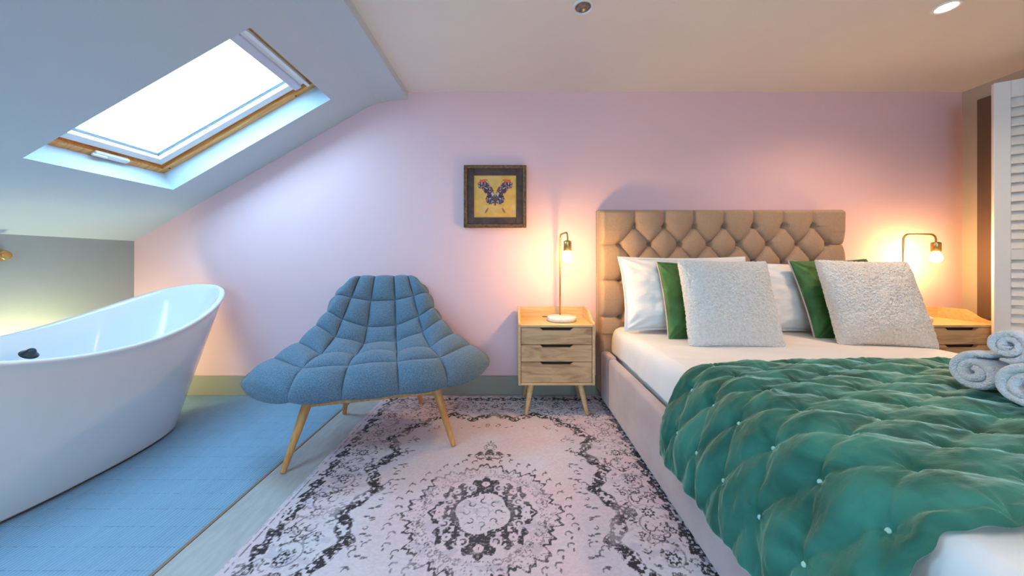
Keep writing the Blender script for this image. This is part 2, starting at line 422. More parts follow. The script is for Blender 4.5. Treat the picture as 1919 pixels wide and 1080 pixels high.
# roof windows
def ring(bm, L, Wd, ins, bar, n0, n1, bev=0.002):
    a, b = ins, bar
    box(bm, (a, a, n0), (L - a, a + b, n1), bev)
    box(bm, (a, Wd - a - b, n0), (L - a, Wd - a, n1), bev)
    box(bm, (a, a + b, n0), (a + b, Wd - a - b, n1), bev)
    box(bm, (L - a - b, a + b, n0), (L - a, Wd - a - b, n1), bev)
def roof_window(name, y0, y1):
    L = (HX1 - HX0) / SU.x; Wd = y1 - y0
    root = bpy.data.objects.new(name, None); C.objects.link(root)
    m3 = Matrix((SU, Vector((0, 1, 0)), SN)).transposed()
    root.matrix_world = Matrix.Translation((HX0, y0, zs(HX0))) @ m3.to_4x4()
    struct(root)
    def r(nm, m, *a):
        bm = bmesh.new(); ring(bm, L, Wd, *a); return from_bm(nm, bm, m, root)
    r('pine_frame', M['pine'], 0.0, 0.035, 0.115, 0.20)
    r('inner_frame', M['pine'], 0.035, 0.022, 0.145, 0.20)
    r('sash', M['white'], 0.057, 0.042, 0.125, 0.185)
    r('seal', M['greyplastic'], 0.099, 0.006, 0.150, 0.18)
    r('glazing_bead', M['white'], 0.105, 0.010, 0.155, 0.18)
    mkbox('pane', (0.10, 0.10, 0.166), (L - 0.10, Wd - 0.10, 0.170), M['glass'], root)
    # vent flap along the top, pink beige strip behind it
    mkbox('vent_flap', (L - 0.078, 0.03, 0.112), (L - 0.058, Wd - 0.03, 0.135), M['white'], root, bev=0.004)
    mkbox('blind_cassette', (L - 0.145, 0.06, 0.105), (L - 0.098, Wd - 0.06, 0.15), mat('pale lilac blind cassette', (0.62, 0.60, 0.68), 0.5, bump=0.01), root, bev=0.006)
    h = mkbox('handle', (0.012, Wd * 0.42, 0.100), (0.045, Wd * 0.66, 0.122), M['white'], root, bev=0.008)
    mkbox('latch', (0.022, Wd * 0.40, 0.092), (0.036, Wd * 0.50, 0.102), M['white'], h, bev=0.004)
    for s in (0.06, L - 0.17):
        lathe('screw', [(0, 0.0), (0.005, 0.0), (0.005, 0.002), (0, 0.003)], M['darkmetal'], root, n=10, loc=(s, Wd - 0.018, 0.111))
    return root
roof_window('window_1', *SKY_Y[0])
roof_window('added_roof_window', *SKY_Y[1])  # added nearer the camera, unseen, for blue light on the foreground
# window added behind the camera as a source of cool daylight
w3 = bpy.data.objects.new('added_rear_window', None); C.objects.link(w3); struct(w3)
bm = bmesh.new()
for lo, hi in (((WX0, YF - 0.08, WZ0), (WX0 + 0.06, YF - 0.03, WZ1)), ((WX1 - 0.06, YF - 0.08, WZ0), (WX1, YF - 0.03, WZ1)),
               ((WX0, YF - 0.08, WZ0), (WX1, YF - 0.03, WZ0 + 0.06)), ((WX0, YF - 0.08, WZ1 - 0.06), (WX1, YF - 0.03, WZ1)),
               ((0.02, YF - 0.08, WZ0), (0.08, YF - 0.03, WZ1))):
    box(bm, lo, hi, 0.003)
from_bm('window_frame', bm, M['white'], w3)
mkbox('pane', (WX0 + 0.05, YF - 0.058, WZ0 + 0.05), (WX1 - 0.05, YF - 0.054, WZ1 - 0.05), M['glass'], w3)
# dark window on the right wall, closed with a brown board
w4 = bpy.data.objects.new('window_4', None); C.objects.link(w4); struct(w4)
bm = bmesh.new()
box(bm, (XR - 0.012, RWY1 - 0.075, RWZ0), (XR + 0.06, RWY1, RWZ1), 0.003)
box(bm, (XR - 0.012, RWY0, RWZ0), (XR + 0.06, RWY0 + 0.075, RWZ1), 0.003)
box(bm, (XR - 0.012, RWY0 + 0.075, RWZ1 - 0.075), (XR + 0.06, RWY1 - 0.075, RWZ1), 0.003)
box(bm, (XR - 0.012, RWY0 + 0.075, RWZ0), (XR + 0.06, RWY1 - 0.075, RWZ0 + 0.075), 0.003)
from_bm('window_frame', bm, M['brown'], w4)
mkbox('panel', (XR + 0.02, RWY0 + 0.07, RWZ0 + 0.07), (XR + 0.045, RWY1 - 0.07, RWZ1 - 0.07), M['brown'], w4)

# ================================================================ DOWNLIGHTS
def downlight(x, y, lit, label):
    t = thing('ceiling_downlight', label, 'downlight', (x, y, CEIL), 0, 'recessed ceiling downlights')
    lathe('trim_ring', [(0.036, -0.001), (0.048, -0.001), (0.050, -0.004), (0.046, -0.008), (0.036, -0.006), (0.036, -0.001)], M['white'], t, 40)
    if lit:
        lathe('lens', [(0, -0.004), (0.035, -0.004), (0.035, -0.002), (0, -0.002)], M['lamp_on'], t, 32)
    else:
        lathe('lens', [(0, -0.003), (0.018, -0.003), (0.022, -0.006), (0.028, -0.006), (0.035, -0.003), (0.035, -0.0015), (0, -0.0015)], mat('unlit lamp glass', (0.10, 0.08, 0.07), 0.2, metal=0.5, col2=(0.3, 0.28, 0.26), nscale=30), t, 32)
    return t
downlight(0.327, 1.572, False, 'unlit recessed ceiling downlight with dark centre above the framed butterfly picture')
downlight(2.0, 1.572, True, 'glowing white recessed ceiling downlight above the bed')

# ================================================================ RUG
RX0, RX1, RY0, RY1 = -0.872, 0.658, 0.155, 2.340
RT = 0.009
def build_rug():
    st = 0.003
    nx = int((RX1 - RX0) / st) + 1; ny = int((RY1 - RY0) / st) + 1
    gx = np.linspace(RX0, RX1, nx); gy = np.linspace(RY0, RY1, ny)
    X, Y = np.meshgrid(gx, gy, indexing='ij')
    cx, cy = -0.107, 1.2476
    HX, HY = (RX1 - RX0) / 2, (RY1 - RY0) / 2
    x = X - cx; y = Y - cy
    ax, ay = np.abs(x), np.abs(y)
    D = np.zeros_like(X)          # darkness 0..1
    TL = np.zeros_like(X)         # soft tone
    rr = np.hypot(x, y); th = np.arctan2(y, x)
    def put(mask, v=1.0):
        D[mask] = np.maximum(D[mask], v)
    n1 = vnoise(ax * 105, ay * 105, 3) * 0.6 + vnoise(ax * 60, ay * 60, 4) * 0.4; n2 = fbm(ax * 120, ay * 120, 9, 2)
    # inner ring of the medallion : 8 pointed lobes
    ro = 0.165 + 0.030 * np.abs(np.cos(4 * th)) + 0.008 * np.cos(24 * th)
    ri = 0.088 + 0.016 * np.abs(np.cos(2 * th + PI / 4)) 
    ringm = (rr < ro) & (rr > ri)
    put(ringm & (n1 > 0.34), 0.97)
    # light flowers inside the ring
    def sym(cx_, cy_):
        return [(sx * cx_, sy * cy_) for sx in ((1, -1) if cx_ else (1,)) for sy in ((1, -1) if cy_ else (1,))]
    def local(px, py, rad):
        i0 = max(0, int((px + cx - rad - RX0) / st)); i1 = min(nx, int((px + cx + rad - RX0) / st) + 2)
        j0 = max(0, int((py + cy - rad - RY0) / st)); j1 = min(ny, int((py + cy + rad - RY0) / st) + 2)
        if i0 >= i1 or j0 >= j1: return None
        s = (slice(i0, i1), slice(j0, j1))
        return s, x[s] - px, y[s] - py
    def clear(px, py, r):
        q = local(px, py, r)
        if q is None: return
        s, dx, dy = q; d = D[s]; d[np.hypot(dx, dy) < r] = 0
    def flower(px, py, r, pet=6, dark=1.0, hollow=0.55):
        q = local(px, py, r * 1.4)
        if q is None: return
        s, dx, dy = q; d = np.hypot(dx, dy); a = np.arctan2(dy, dx)
        ro_ = r * (1 + 0.20 * np.cos(pet * a)); dd = D[s]
        dd[(d < ro_ * 1.18)] = 0
        dd[(d < ro_) & (d > ro_ * hollow)] = dark
        dd[d < r * 0.18] = dark
    def arc(px, py, r, a0, span, th_=0.0035, dark=0.9):
        q = local(px, py, r + th_)
        if q is None: return
        s, dx, dy = q; d = np.hypot(dx, dy); a = (np.arctan2(dy, dx) - a0) % (2 * PI)
        dd = D[s]; m = (np.abs(d - r) < th_ * (1.2 - 0.7 * a / span)) & (a < span)
        dd[m] = np.maximum(dd[m], dark)
    def blob(px, py, a_, b_, rot, dark=0.9):
        q = local(px, py, max(a_, b_))
        if q is None: return
        s, dx, dy = q; c, sn = math.cos(rot), math.sin(rot)
        u = (dx * c + dy * sn) / a_; v = (-dx * sn + dy * c) / b_
        dd = D[s]; m = (u * u + v * v) < 1; dd[m] = np.maximum(dd[m], dark)
    for k in range(8):
        a = k * PI / 4 + PI / 8
        px, py = 0.142 * math.cos(a), 0.142 * math.sin(a)
        clear(px, py, 0.021); arc(px, py, 0.010, a, 4.6, 0.004)
        a = k * PI / 4
        px, py = 0.158 * math.cos(a), 0.158 * math.sin(a)
        clear(px, py, 0.016); blob(px, py, 0.005, 0.003, a)
    for k in range(8):
        a = k * PI / 4
        put((np.abs(np.sin(th - a)) * rr < 0.0016) & (rr < 0.195) & (rr > 0.1) & (np.cos(th - a) > 0), 0.0)
    # inside : sprigs
    for k in range(8):
        a = k * PI / 4
        arc(0.058 * math.cos(a), 0.058 * math.sin(a), 0.011, a, 4.2, 0.003)
        blob(0.078 * math.cos(a), 0.078 * math.sin(a), 0.008, 0.002, a)
        a += PI / 8
        arc(0.030 * math.cos(a), 0.030 * math.sin(a), 0.008, a + 2, 4.0, 0.0018, 0.5)
        blob(0.078 * math.cos(a), 0.078 * math.sin(a), 0.004, 0.003, a, 0.6)
    # meandering scalloped line around the medallion
    rs = 0.272 + 0.012 * np.sin(8 * th + PI / 2) + 0.010 * np.sin(24 * th) + 0.008 * np.sin(56 * th + 1.0)
    put((np.abs(rr - rs) < 0.0050 + 0.0025 * (n2 > 0.5)) & (n2 > 0.18), 0.95)
    rs2 = rs - 0.016 - 0.006 * np.cos(24 * th)
    put((np.abs(rr - rs2) < 0.0022) & (n2 > 0.42), 0.8)
    rnd = random.Random(11)
    def mir(fn, px, py, *a):
        for sx in (1, -1):
            for sy in (1, -1):
                fn(sx * px, sy * py, *a)
    for i in range(140):       # specks between ring and scallops
        a = rnd.uniform(0, PI / 2); r = rnd.uniform(0.205, 0.250)
        mir(blob, r * math.cos(a), r * math.sin(a), rnd.uniform(.002, .005), rnd.uniform(.0015, .003), rnd.uniform(0, 3), rnd.choice((0.5, 0.8)))
    for i in range(14):
        a = rnd.uniform(0, PI / 2); r = rnd.uniform(0.212, 0.240)
        mir(arc, r * math.cos(a), r * math.sin(a), 0.010, rnd.uniform(0, 6), 4.2, 0.0022, 0.6)
    for i in range(12):       # sprigs outside the scallops
        a = (i + 0.5) / 12 * PI / 2; r = 0.315 + 0.018 * (i % 2)
        mir(arc, r * math.cos(a), r * math.sin(a), 0.012, a, 3.2, 0.003, 0.85)
        mir(blob, (r + .012) * math.cos(a + .03), (r + .012) * math.sin(a + .03), .009, .0035, a + 0.8, 0.85)
    # pendants above and below
    for sy in (1, -1):
        u = ax / 0.105; v = np.abs(y - sy * 0.365) / 0.046
        m = ((u + v) < 1.0 + 0.15 * np.cos(u * 14)) & (n1 > 0.42)
        put(m, 0.95)
        for px in (0, 0.03, -0.03, 0.062, -0.062):
            clear(px, sy * 0.365, 0.010); arc(px, sy * 0.365, 0.0055, 0, 4.5, 0.0022)
        for a, r in ((0, .030), (0, .018)):
            arc(0, sy * 0.435, r, 0, 6.3, 0.0026, 0.7)
        for k in range(10):
            blob(0.024 * math.cos(k * .63), sy * .435 + .024 * math.sin(k * .63), .005, .0025, k * .63, .8)
        blob(0, sy * 0.485, .004, .014, 0, 0.8)
        blob(0.014, sy * 0.475, .009, .003, 0.6, 0.8); blob(-0.014, sy * 0.475, .009, .003, -0.6, 0.8)
    # scalloped inner border band
    bx, by = 0.475, 0.765
    per = np.where(ax / bx > ay / by, ay, ax + 0.31)
    sx_ = ax - (bx + 0.030 * np.cos(2 * PI * ay / 0.26) + 0.010 * np.cos(2 * PI * ay / 0.087))
    sy_ = ay - (by + 0.026 * np.cos(2 * PI * ax / 0.24) + 0.009 * np.cos(2 * PI * ax / 0.08))
    # corner: chamfer the field
    ch = (ax + ay * 0.9) - (bx + by * 0.9 - 0.16 + 0.022 * np.cos(2 * PI * (ax - ay) / 0.2))
    dfield = np.maximum(np.maximum(sx_, sy_), ch * 0.72)
    band = np.abs(dfield) < 0.024
    put(band & (n1 > 0.40), 1.0)
    put((np.abs(dfield - 0.027) < 0.0040) & (n2 > .42), 0.8)
    put((np.abs(dfield + 0.027) < 0.0035) & (n2 > .50), 0.8)
    # sprays inside the field next to the band
    for i in range(150):
        px = rnd.uniform(0.0, 0.44); py = rnd.uniform(0.0, 0.73)
        e = max(px - 0.36, (py - 0.60), (px + .9 * py - .93) * .7)
        if e < 0 or e > 0.085: continue
        if rnd.random() < 0.5: mir(blob, px, py, rnd.uniform(.005, .012), rnd.uniform(.002, .004), rnd.uniform(-.5, .5), .85)
        else: mir(arc, px, py, rnd.uniform(.006, .014), rnd.uniform(0, 6), rnd.uniform(2.5, 4.5), .0028, .8)
    for py in (0.02, 0.10, 0.185, 0.29, 0.40, 0.50):
        for dx_ in (0, .022):
            mir(blob, 0.375 - dx_ + 0.02 * (int(py * 100) % 3), py + dx_ * .3, .012, .0045, 0.1, 0.85)
    # outer border: flowers, arcs, blobs
    def outer_ok(px, py):
        return (px > 0.52 and px < 0.685) or (py > 0.81 and py < 1.0)
    for i in range(2600):
        px = rnd.uniform(0, 0.69); py = rnd.uniform(0, 1.01)
        if px < 0.52 and py < 0.82 and not (px + .9 * py > 1.05): continue
        t_ = rnd.random()
        if t_ < 0.5: mir(blob, px, py, rnd.uniform(.004, .010), rnd.uniform(.002, .0045), rnd.uniform(0, 3), rnd.choice((.6, .9)))
        elif t_ < 0.62: mir(arc, px, py, rnd.uniform(.008, .02), rnd.uniform(0, 6), rnd.uniform(2, 4.8), .003, rnd.choice((.6, .95)))
    # looping vines
    for k in range(9):
        py = 0.06 + k * 0.118
        mir(arc, 0.60, py, 0.046, 1.2 + (k % 2) * 3, 4.6, 0.0032, .6)
    for k in range(6):
        px = 0.05 + k * 0.11
        mir(arc, px, 0.91, 0.044, 1.2 + (k % 2) * 3, 4.6, 0.0032, .6)
    for k in range(6):
        py = 0.0 + k * 0.195
        mir(flower, 0.605, py, 0.021, 8, 1.0, .6)
        mir(flower, 0.655, py + 0.085, 0.013, 6)
        mir(flower, 0.545, py + 0.10, 0.011, 5)
    for k in range(4):
        px = 0.0 + k * 0.19
        mir(flower, px, 0.91, 0.021, 8, 1.0, .6)
        mir(flower, px + 0.09, 0.955, 0.013, 6); mir(flower, px + .1, .86, .011, 5)
    mir(flower, 0.60, 0.90, 0.026, 8, 1.0, .6)
    # outer dark band of leaves
    dout = np.maximum(ax - 0.700, ay - 1.027)
    wob = 0.010 * np.cos(2 * PI * (ax + ay) / 0.07)
    put((np.abs(dout + 0.004 + wob) < 0.019) & (n1 > 0.42), 1.0)
    # edge
    dedge = np.maximum(ax - HX, ay - HY)
    put((dedge > -0.030) & (dedge < -0.024) & (vnoise((ax + ay) * 80, ax * 0, 5) > 0.45), 0.7)
    put((dedge > -0.012) & (dedge < -0.008) & (vnoise((ax + ay) * 110, ax * 0, 6) > 0.55), 0.45)
    # wear: fading
    wear = fbm(x * 9 + 5, y * 9, 21, 4)
    fine = fbm(x * 130, y * 260, 33, 2)
    fade = np.clip(1.12 - 1.1 * np.clip(wear - 0.52, 0, 1) * 2.0, 0.6, 1)
    fade = np.where(ringm, np.maximum(fade, 0.88), fade) * np.where(fine > 0.68, 0.6, 1.0)
    Dk = np.clip(D * fade, 0, 1)
    pk = np.clip(fbm(x * 3.2, y * 3.2, 44, 4) * 2.2 - 0.65, 0, 1)[..., None]
    base = (1 - pk) * np.array([0.64, 0.61, 0.66]) + pk * np.array([0.68, 0.50, 0.53])
    base = base * (0.88 + 0.24 * fine[..., None])
    cloud = (fbm(x * 22, y * 40, 77, 3) > 0.60)[..., None] & ((dfield > 0.02)[..., None] | (rr < .26)[..., None])
    base = np.where(cloud, base * np.array([0.84, 0.86, 0.90]), base)
    dark = np.array([0.035, 0.028, 0.034])
    col = base * (1 - Dk[..., None]) + dark * Dk[..., None]
    Z = RT + 0.0008 * (fine - .5) + 0 * X
    edge = (dedge > -0.004)
    Z = np.where(edge, RT * 0.6, Z)
    top = np.stack([X, Y, Z], -1)
    V = top.reshape(-1, 3); F = grid_faces(nx, ny)
    # thin skirt down to the floor
    nv0 = len(V)
    loop = [i * ny for i in range(nx)] + [(nx - 1) * ny + j for j in range(1, ny)] + [i * ny + ny - 1 for i in range(nx - 2, -1, -1)] + [j for j in range(ny - 2, 0, -1)]
    low = V[loop].copy(); low[:, 2] = 0.0005
    V = np.concatenate([V, low]); n = len(loop)
    k = np.arange(n); lp = np.array(loop)
    sk = np.stack([lp[(k + 1) % n], lp, nv0 + k, nv0 + (k + 1) % n], -1)
    F = np.concatenate([F, sk])
    me = np_mesh('rug', V, F)
    ca = me.color_attributes.new('pattern', 'FLOAT_COLOR', 'POINT')
    cc = np.ones((len(V), 4), np.float32); cc[:nv0, :3] = col.reshape(-1, 3); cc[nv0:, :3] = (0.6, 0.55, 0.56)
    ca.data.foreach_set('color', cc.ravel())
    o = new_obj('rug', me, M['rug'])
    tag(o, 'faded pink and charcoal medallion rug on the floor between bath and bed', 'rug')
build_rug()

# ================================================================ BATH
def build_bath():
    BX, BY = -2.045, 1.44
    t = thing('bathtub', 'white freestanding slipper bathtub under the skylight', 'bathtub', (BX, BY, 0))
    nth = 128
    th = np.linspace(0, 2 * PI, nth, endpoint=False)
    def sup(a, b, e=2.35):
        c, s = np.cos(th), np.sin(th)
        return a * np.sign(c) * np.abs(c) ** (2 / e), b * np.sign(s) * np.abs(s) ** (2 / e)
    LR, WR = 0.825, 0.388
    def rim(yy): return 0.552 + 0.36 * (yy) ** 2 - 0.03 * (yy / LR) ** 6
    rings = []
    xr, yr = sup(WR, LR); zr = rim(yr)
    def lev(tt, wb, lb, z0=0.0, wr=WR, lr=LR, e=1.0, dz=0.0, bulge=0.0):
        f = tt ** e
        w = wb + (wr - wb) * f + bulge * math.sin(PI * tt); l_ = lb + (lr - lb) * f
        x_, y_ = sup(w, l_)
        z_ = z0 + (zr + dz - z0) * tt
        return np.stack([x_, y_, z_], -1)
    R_ = []
    R_.append(lev(0, 0.255, 0.545) + np.array([0, 0, 0.012]))
    for tt in (0.0, 0.01, 0.03, 0.08, 0.16, 0.25, 0.35, 0.45, 0.55, 0.65, 0.75, 0.85, 0.93, 0.97):
        p = lev(tt, 0.268, 0.560, bulge=0.010, e=1.12)
        if tt < 0.05: p[:, 2] += 0.012 + (0.0 if tt == 0 else 0.0)
        R_.append(p)
    # rolled rim
    for (off, dz) in ((0.004, -0.008), (0.006, 0.0), (0.002, 0.007), (-0.008, 0.010), (-0.018, 0.006), (-0.024, -0.004)):
        x_, y_ = sup(WR + off, LR + off); R_.append(np.stack([x_, y_, zr + dz], -1))
    # inside
    zin = 0.13
    for tt in (0.95, 0.88, 0.78, 0.66, 0.54, 0.42, 0.30, 0.19, 0.10, 0.04, 0.0):
        w = 0.20 + (WR - 0.030 - 0.20) * tt ** 0.55; l_ = 0.44 + (LR - 0.030 - 0.44) * tt ** 0.6
        x_, y_ = sup(w, l_, 2.3); R_.append(np.stack([x_, y_, zin + (zr - 0.008 - zin) * tt], -1))
    for s in (0.9, 0.7, 0.4, 0.12):
        x_, y_ = sup(0.20 * s, 0.44 * s, 2.2); R_.append(np.stack([x_, y_, np.full(nth, zin - 0.004)], -1))
    P = np.stack(R_, 1)      # nth, nlev
    V = P.reshape(-1, 3); F = grid_faces(nth, P.shape[1], wrap=True)
    me = np_mesh('tub_shell', V, F)
    new_obj('tub_shell', me, M['acrylic'], t, True)
    # drain cover at the inner side
    mkb = bmesh.new()
    ring_prof = [(0.0, 0.032), (0.011, 0.030), (0.016, 0.022), (0.021, 0.008), (0.032, 0.0), (0.0, 0.0)]
    o = lathe('overflow_cover', ring_prof, M['darkmetal'], t, 28)
    o.location = (-0.268, 0.195, 0.480); o.rotation_euler = (0, R(38), 0)
    mkb.free()
    x_, y_ = sup(0.262, 0.553); lo = np.stack([x_, y_, np.full(nth, 0.002)], -1); hi = lo.copy(); hi[:, 2] = 0.016
    P = np.stack([lo, hi], 1)
    me = np_mesh('shadow_gap', P.reshape(-1, 3), grid_faces(nth, 2, wrap=True)); new_obj('shadow_gap', me, M['brown'], t, True)  # dark strip standing in for the shade gap under the tub
build_bath()
k = thing('wall_tap', 'round brass tap knob on the grey wall beside the bath', 'tap', (XL, 1.735, 0.958))
lathe('wall_plate', [(0, 0.0), (0.034, 0.0), (0.034, 0.006), (0.030, 0.009), (0, 0.009)], M['brass'], k, 28, axis='X')
lathe('knob', [(0, 0.009), (0.012, 0.009), (0.012, 0.03), (0.024, 0.034), (0.024, 0.05), (0.02, 0.054), (0, 0.054)], M['brass'], k, 24, axis='X')

# ================================================================ LOUNGE CHAIR
def build_chair():
    root = thing('lounge_chair', 'blue grey quilted lounge chair with splayed oak legs between bath and nightstand', 'chair', (-0.722, 1.861, 0), R(16))
    hw = [  # rows v0..v6 : half widths for u = .2, .6, 1
        (0.115, 0.330, 0.640), (0.103, 0.295, 0.500), (0.097, 0.264, 0.410), (0.090, 0.238, 0.345),
        (0.083, 0.215, 0.300), (0.073, 0.185, 0.270), (0.057, 0.142, 0.205)]
    yy = [(-0.385, -0.335, -0.120), (-0.285, -0.235, 0.0), (-0.12, -0.085, 0.08), (0.065, 0.075, 0.145),
          (0.17, 0.165, 0.205), (0.27, 0.26, 0.26), (0.37, 0.365, 0.350)]
    zz = [(0.335, 0.330, 0.352), (0.422, 0.415, 0.425), (0.420, 0.430, 0.485), (0.438, 0.490, 0.565),
          (0.525, 0.575, 0.632), (0.668, 0.690, 0.718), (0.828, 0.828, 0.815)]
    CP = np.zeros((7, 6, 3))
    for r in range(7):
        for c, (i, s) in enumerate(((2, -1), (1, -1), (0, -1), (0, 1), (1, 1), (2, 1))):
            CP[r, c] = (s * hw[r][i], yy[r][i], zz[r][i])
    per = 22
    nu, nv = 5 * per + 1, 6 * per + 1
    # denser sampling near the seams
    def samp(n):
        a = []
        for k in range(n):
            f = np.arange(per) / per
            a.append(k + 0.5 - 0.5 * np.cos(PI * f))
        return np.concatenate(a + [[n]])
    tu = samp(5); tv = samp(6)
    rows = catmull(CP, tv)                     # nv,6,3
    base = catmull(np.swapaxes(rows, 0, 1), tu)  # nu,nv,3
    # round off the wing tips and the top corners
    for iu, au in ((0, tu), (-1, 5 - tu)):
        for iv, av, amt in ((0, tv, 0.21), (-1, 6 - tv, 0.22)):
            d_ = np.hypot(au[:, None], av[None, :])
            w_ = amt * np.exp(-(d_ / 0.40) ** 2)
            ci = int(np.argmin(np.abs(au - 0.75))); cj = int(np.argmin(np.abs(av - 0.75)))
            cen = base[ci, cj].copy()
            base = base + w_[..., None] * (cen - base)
    du = np.gradient(base, axis=0); dv = np.gradient(base, axis=1)
    N = np.cross(du, dv); N /= np.linalg.norm(N, axis=-1, keepdims=True) + 1e-9
    fu = tu % 1; fv = tv % 1
    su = np.abs(np.sin(PI * fu)); sv = np.abs(np.sin(PI * fv))
    puff = (su[:, None] * sv[None, :])
    U = (tu / 5 * 2 - 1)[:, None]; Vv = (tv / 6 * 2 - 1)[None, :]
    wob = fbm(base[..., 0] * 14 + 9, base[..., 1] * 14 + base[..., 2] * 9, 5, 3) - 0.5
    edge_ = np.clip(((1 - np.abs(U) ** 8) * (1 - np.abs(Vv) ** 10)), 0, 1)
    core = 0.030 * edge_ ** 0.45
    H = 0.040 * puff ** 0.45 + core + wob * 0.006 * puff
    top = base + N * H[..., None]
    # outward bulge of the border tiles
    ob = np.where(np.abs(U) >= 1 - 1e-6, 1, 0) * sv[None, :] ** 0.6
    B = 0.052 * edge_ ** 0.45
    bot = base - N * B[..., None]
    # the borders share points; push them out between the seams
    def push(a):
        a = a.copy()
        for side in (0, -1):
            dirv = base[side] - base[1 if side == 0 else -2]
            dirv = dirv / (np.linalg.norm(dirv, axis=-1, keepdims=True) + 1e-9)
            a[side] += dirv * ((0.016 + 0.022 * np.clip(1 - tv / 1.6, 0, 1))[:, None] * sv[:, None] ** 0.5)
        dirv = base[:, -1] - base[:, -2]; dirv /= np.linalg.norm(dirv, axis=-1, keepdims=True) + 1e-9
        a[:, -1] += dirv * (0.010 * su[:, None] ** 0.6)
        dirv = base[:, 0] - base[:, 1]; dirv /= np.linalg.norm(dirv, axis=-1, keepdims=True) + 1e-9
        a[:, 0] += dirv * ((0.010 + 0.016 * (np.abs(tu - 2.5) > 1.5))[:, None] * su[:, None] ** 0.5)
        return a
    top = push(top); bot = push(bot)
    V, F = shell_from(top, bot)
    me = np_mesh('quilted_seat', V, F)
    bm = bmesh.new(); bm.from_mesh(me); bmesh.ops.remove_doubles(bm, verts=bm.verts, dist=1e-4); bmesh.ops.recalc_face_normals(bm, faces=bm.faces[:]); bm.to_mesh(me); bm.free()
    new_obj('quilted_seat', me, M['chairfab'], root, True)
    feet = [((-0.37, -0.28), (-0.275, -0.215)), ((0.37, -0.28), (0.275, -0.215)), ((-0.225, 0.285), (-0.17, 0.15)), ((0.225, 0.285), (0.17, 0.15))]
    for (fx, fy), (tx, ty) in feet:
        ztop = 0.325 if fy < 0 else 0.36
        a = Vector((fx, fy, RT * (1 if not (fx < 0) else 0) + 0.002)); b = Vector((tx, ty, ztop))
        mktube('leg', [a, a.lerp(b, 0.02), a.lerp(b, 0.3), a.lerp(b, 0.7), a.lerp(b, 0.97), b], [0.0105, 0.012, 0.015, 0.020, 0.023, 0.020], M['oak'], root, 20)
    def rail(name, p, q_, w=0.014, h=0.024):
        p = Vector(p); q_ = Vector(q_); d = (q_ - p); L = d.length; d.normalize()
        s = d.cross(Vector((0, 0, 1))).normalized(); u = s.cross(d)
        mm = Matrix.Translation(p) @ Matrix((d, s, u)).transposed().to_4x4()
        bm = bmesh.new(); box(bm, (0, -w, -h), (L, w, h), 0.004, mm)
        from_bm(name, bm, M['oak'], root)
    rail('front_rail', (-0.285, -0.22, 0.282), (0.285, -0.22, 0.282))
    rail('side_rail', (-0.28, -0.215, 0.280), (-0.18, 0.14, 0.315))
    rail('side_rail', (0.28, -0.215, 0.280), (0.18, 0.14, 0.315))
    rail('back_rail', (-0.18, 0.15, 0.315), (0.18, 0.15, 0.315))
build_chair()

# ================================================================ NIGHTSTANDS
def build_nightstand(x0, label, grp='mango wood bedside tables'):
    w, y0, y1, zb, zt = 0.456, 2.035, 2.335, 0.186, 0.560
    t = thing('nightstand', label, 'nightstand', (x0, y0, 0), 0, grp)
    d = y1 - y0
    tk = 0.014
    bm = bmesh.new()
    box(bm, (tk, 0.0, zb), (w - tk, d, zb + tk), 0.002)
    box(bm, (tk, 0.0, zt - tk - 0.014), (w - tk, d - 0.012, zt - 0.014), 0.002)
    box(bm, (tk, d - 0.012, zb), (w - tk, d, zt - 0.02), 0.001)
    from_bm('carcass', bm, M['mango'], t)
    # sides rise into the low gallery with a curved front corner
    zg = 0.618
    prof = [(0.0, zb), (0.0, zt - 0.012), (0.008, zt), (0.05, zt + 0.004), (0.09, zt + 0.020), (0.12, zt + 0.042), (0.15, zg), (d, zg), (d, zb)]
    for sx in (0, w - tk):
        bm = bmesh.new()
        a = [bm.verts.new((sx, y, z)) for y, z in prof]; b = [bm.verts.new((sx + tk, y, z)) for y, z in prof]
        bm.faces.new(a); bm.faces.new(b[::-1]); n = len(a)
        for i in range(n): bm.faces.new((a[i], b[i], b[(i + 1) % n], a[(i + 1) % n]))
        from_bm('side_panel', bm, M['mango'], t)
    mkbox('back_rail', (tk, d - 0.012, zt - 0.018), (w - tk, d, zg), M['mango'], t, bev=0.002)
    # drawers with cut-out grips
    zs_ = [(0.203, 0.324), (0.328, 0.427), (0.431, 0.529)]
    for (a, b) in zs_:
        cx = w / 2
        outl = [(tk + 0.003, a), (w - tk - 0.003, a), (w - tk - 0.003, b), (cx + 0.100, b), (cx + 0.082, b - 0.016), (cx - 0.082, b - 0.016), (cx - 0.100, b), (tk + 0.003, b)]
        bm = bmesh.new()
        dr = prism('drawer', outl, 0.002, 0.020, M['mango_drawer'], t)
        mkbox('grip_shade_panel', (cx - 0.105, 0.030, b - 0.05), (cx + 0.105, 0.036, b + 0.003), M['grip_shade'], dr)  # dark panel giving the cut-out grip its inner shade
        bm.free()
    for (fx, fy, tx, ty) in ((0.045, 0.00, 0.08, 0.05), (w - 0.045, 0.00, w - 0.08, 0.05), (0.045, d - 0.03, 0.08, d - 0.06), (w - 0.045, d - 0.03, w - 0.08, d - 0.06)):
        a = Vector((fx, fy, 0.0015 + (RT if x0 < 1 else 0))); b = Vector((tx, ty, zb + 0.001))
        mktube('leg', [a, a.lerp(b, 0.03), a.lerp(b, 0.97), b], [0.009, 0.011, 0.019, 0.019], M['mango'], t, 18)
    return t
build_nightstand(0.038, 'mango wood three-drawer nightstand between chair and bed')
build_nightstand(2.455, 'mango wood nightstand beyond the bed, half hidden by the louvred shutter')

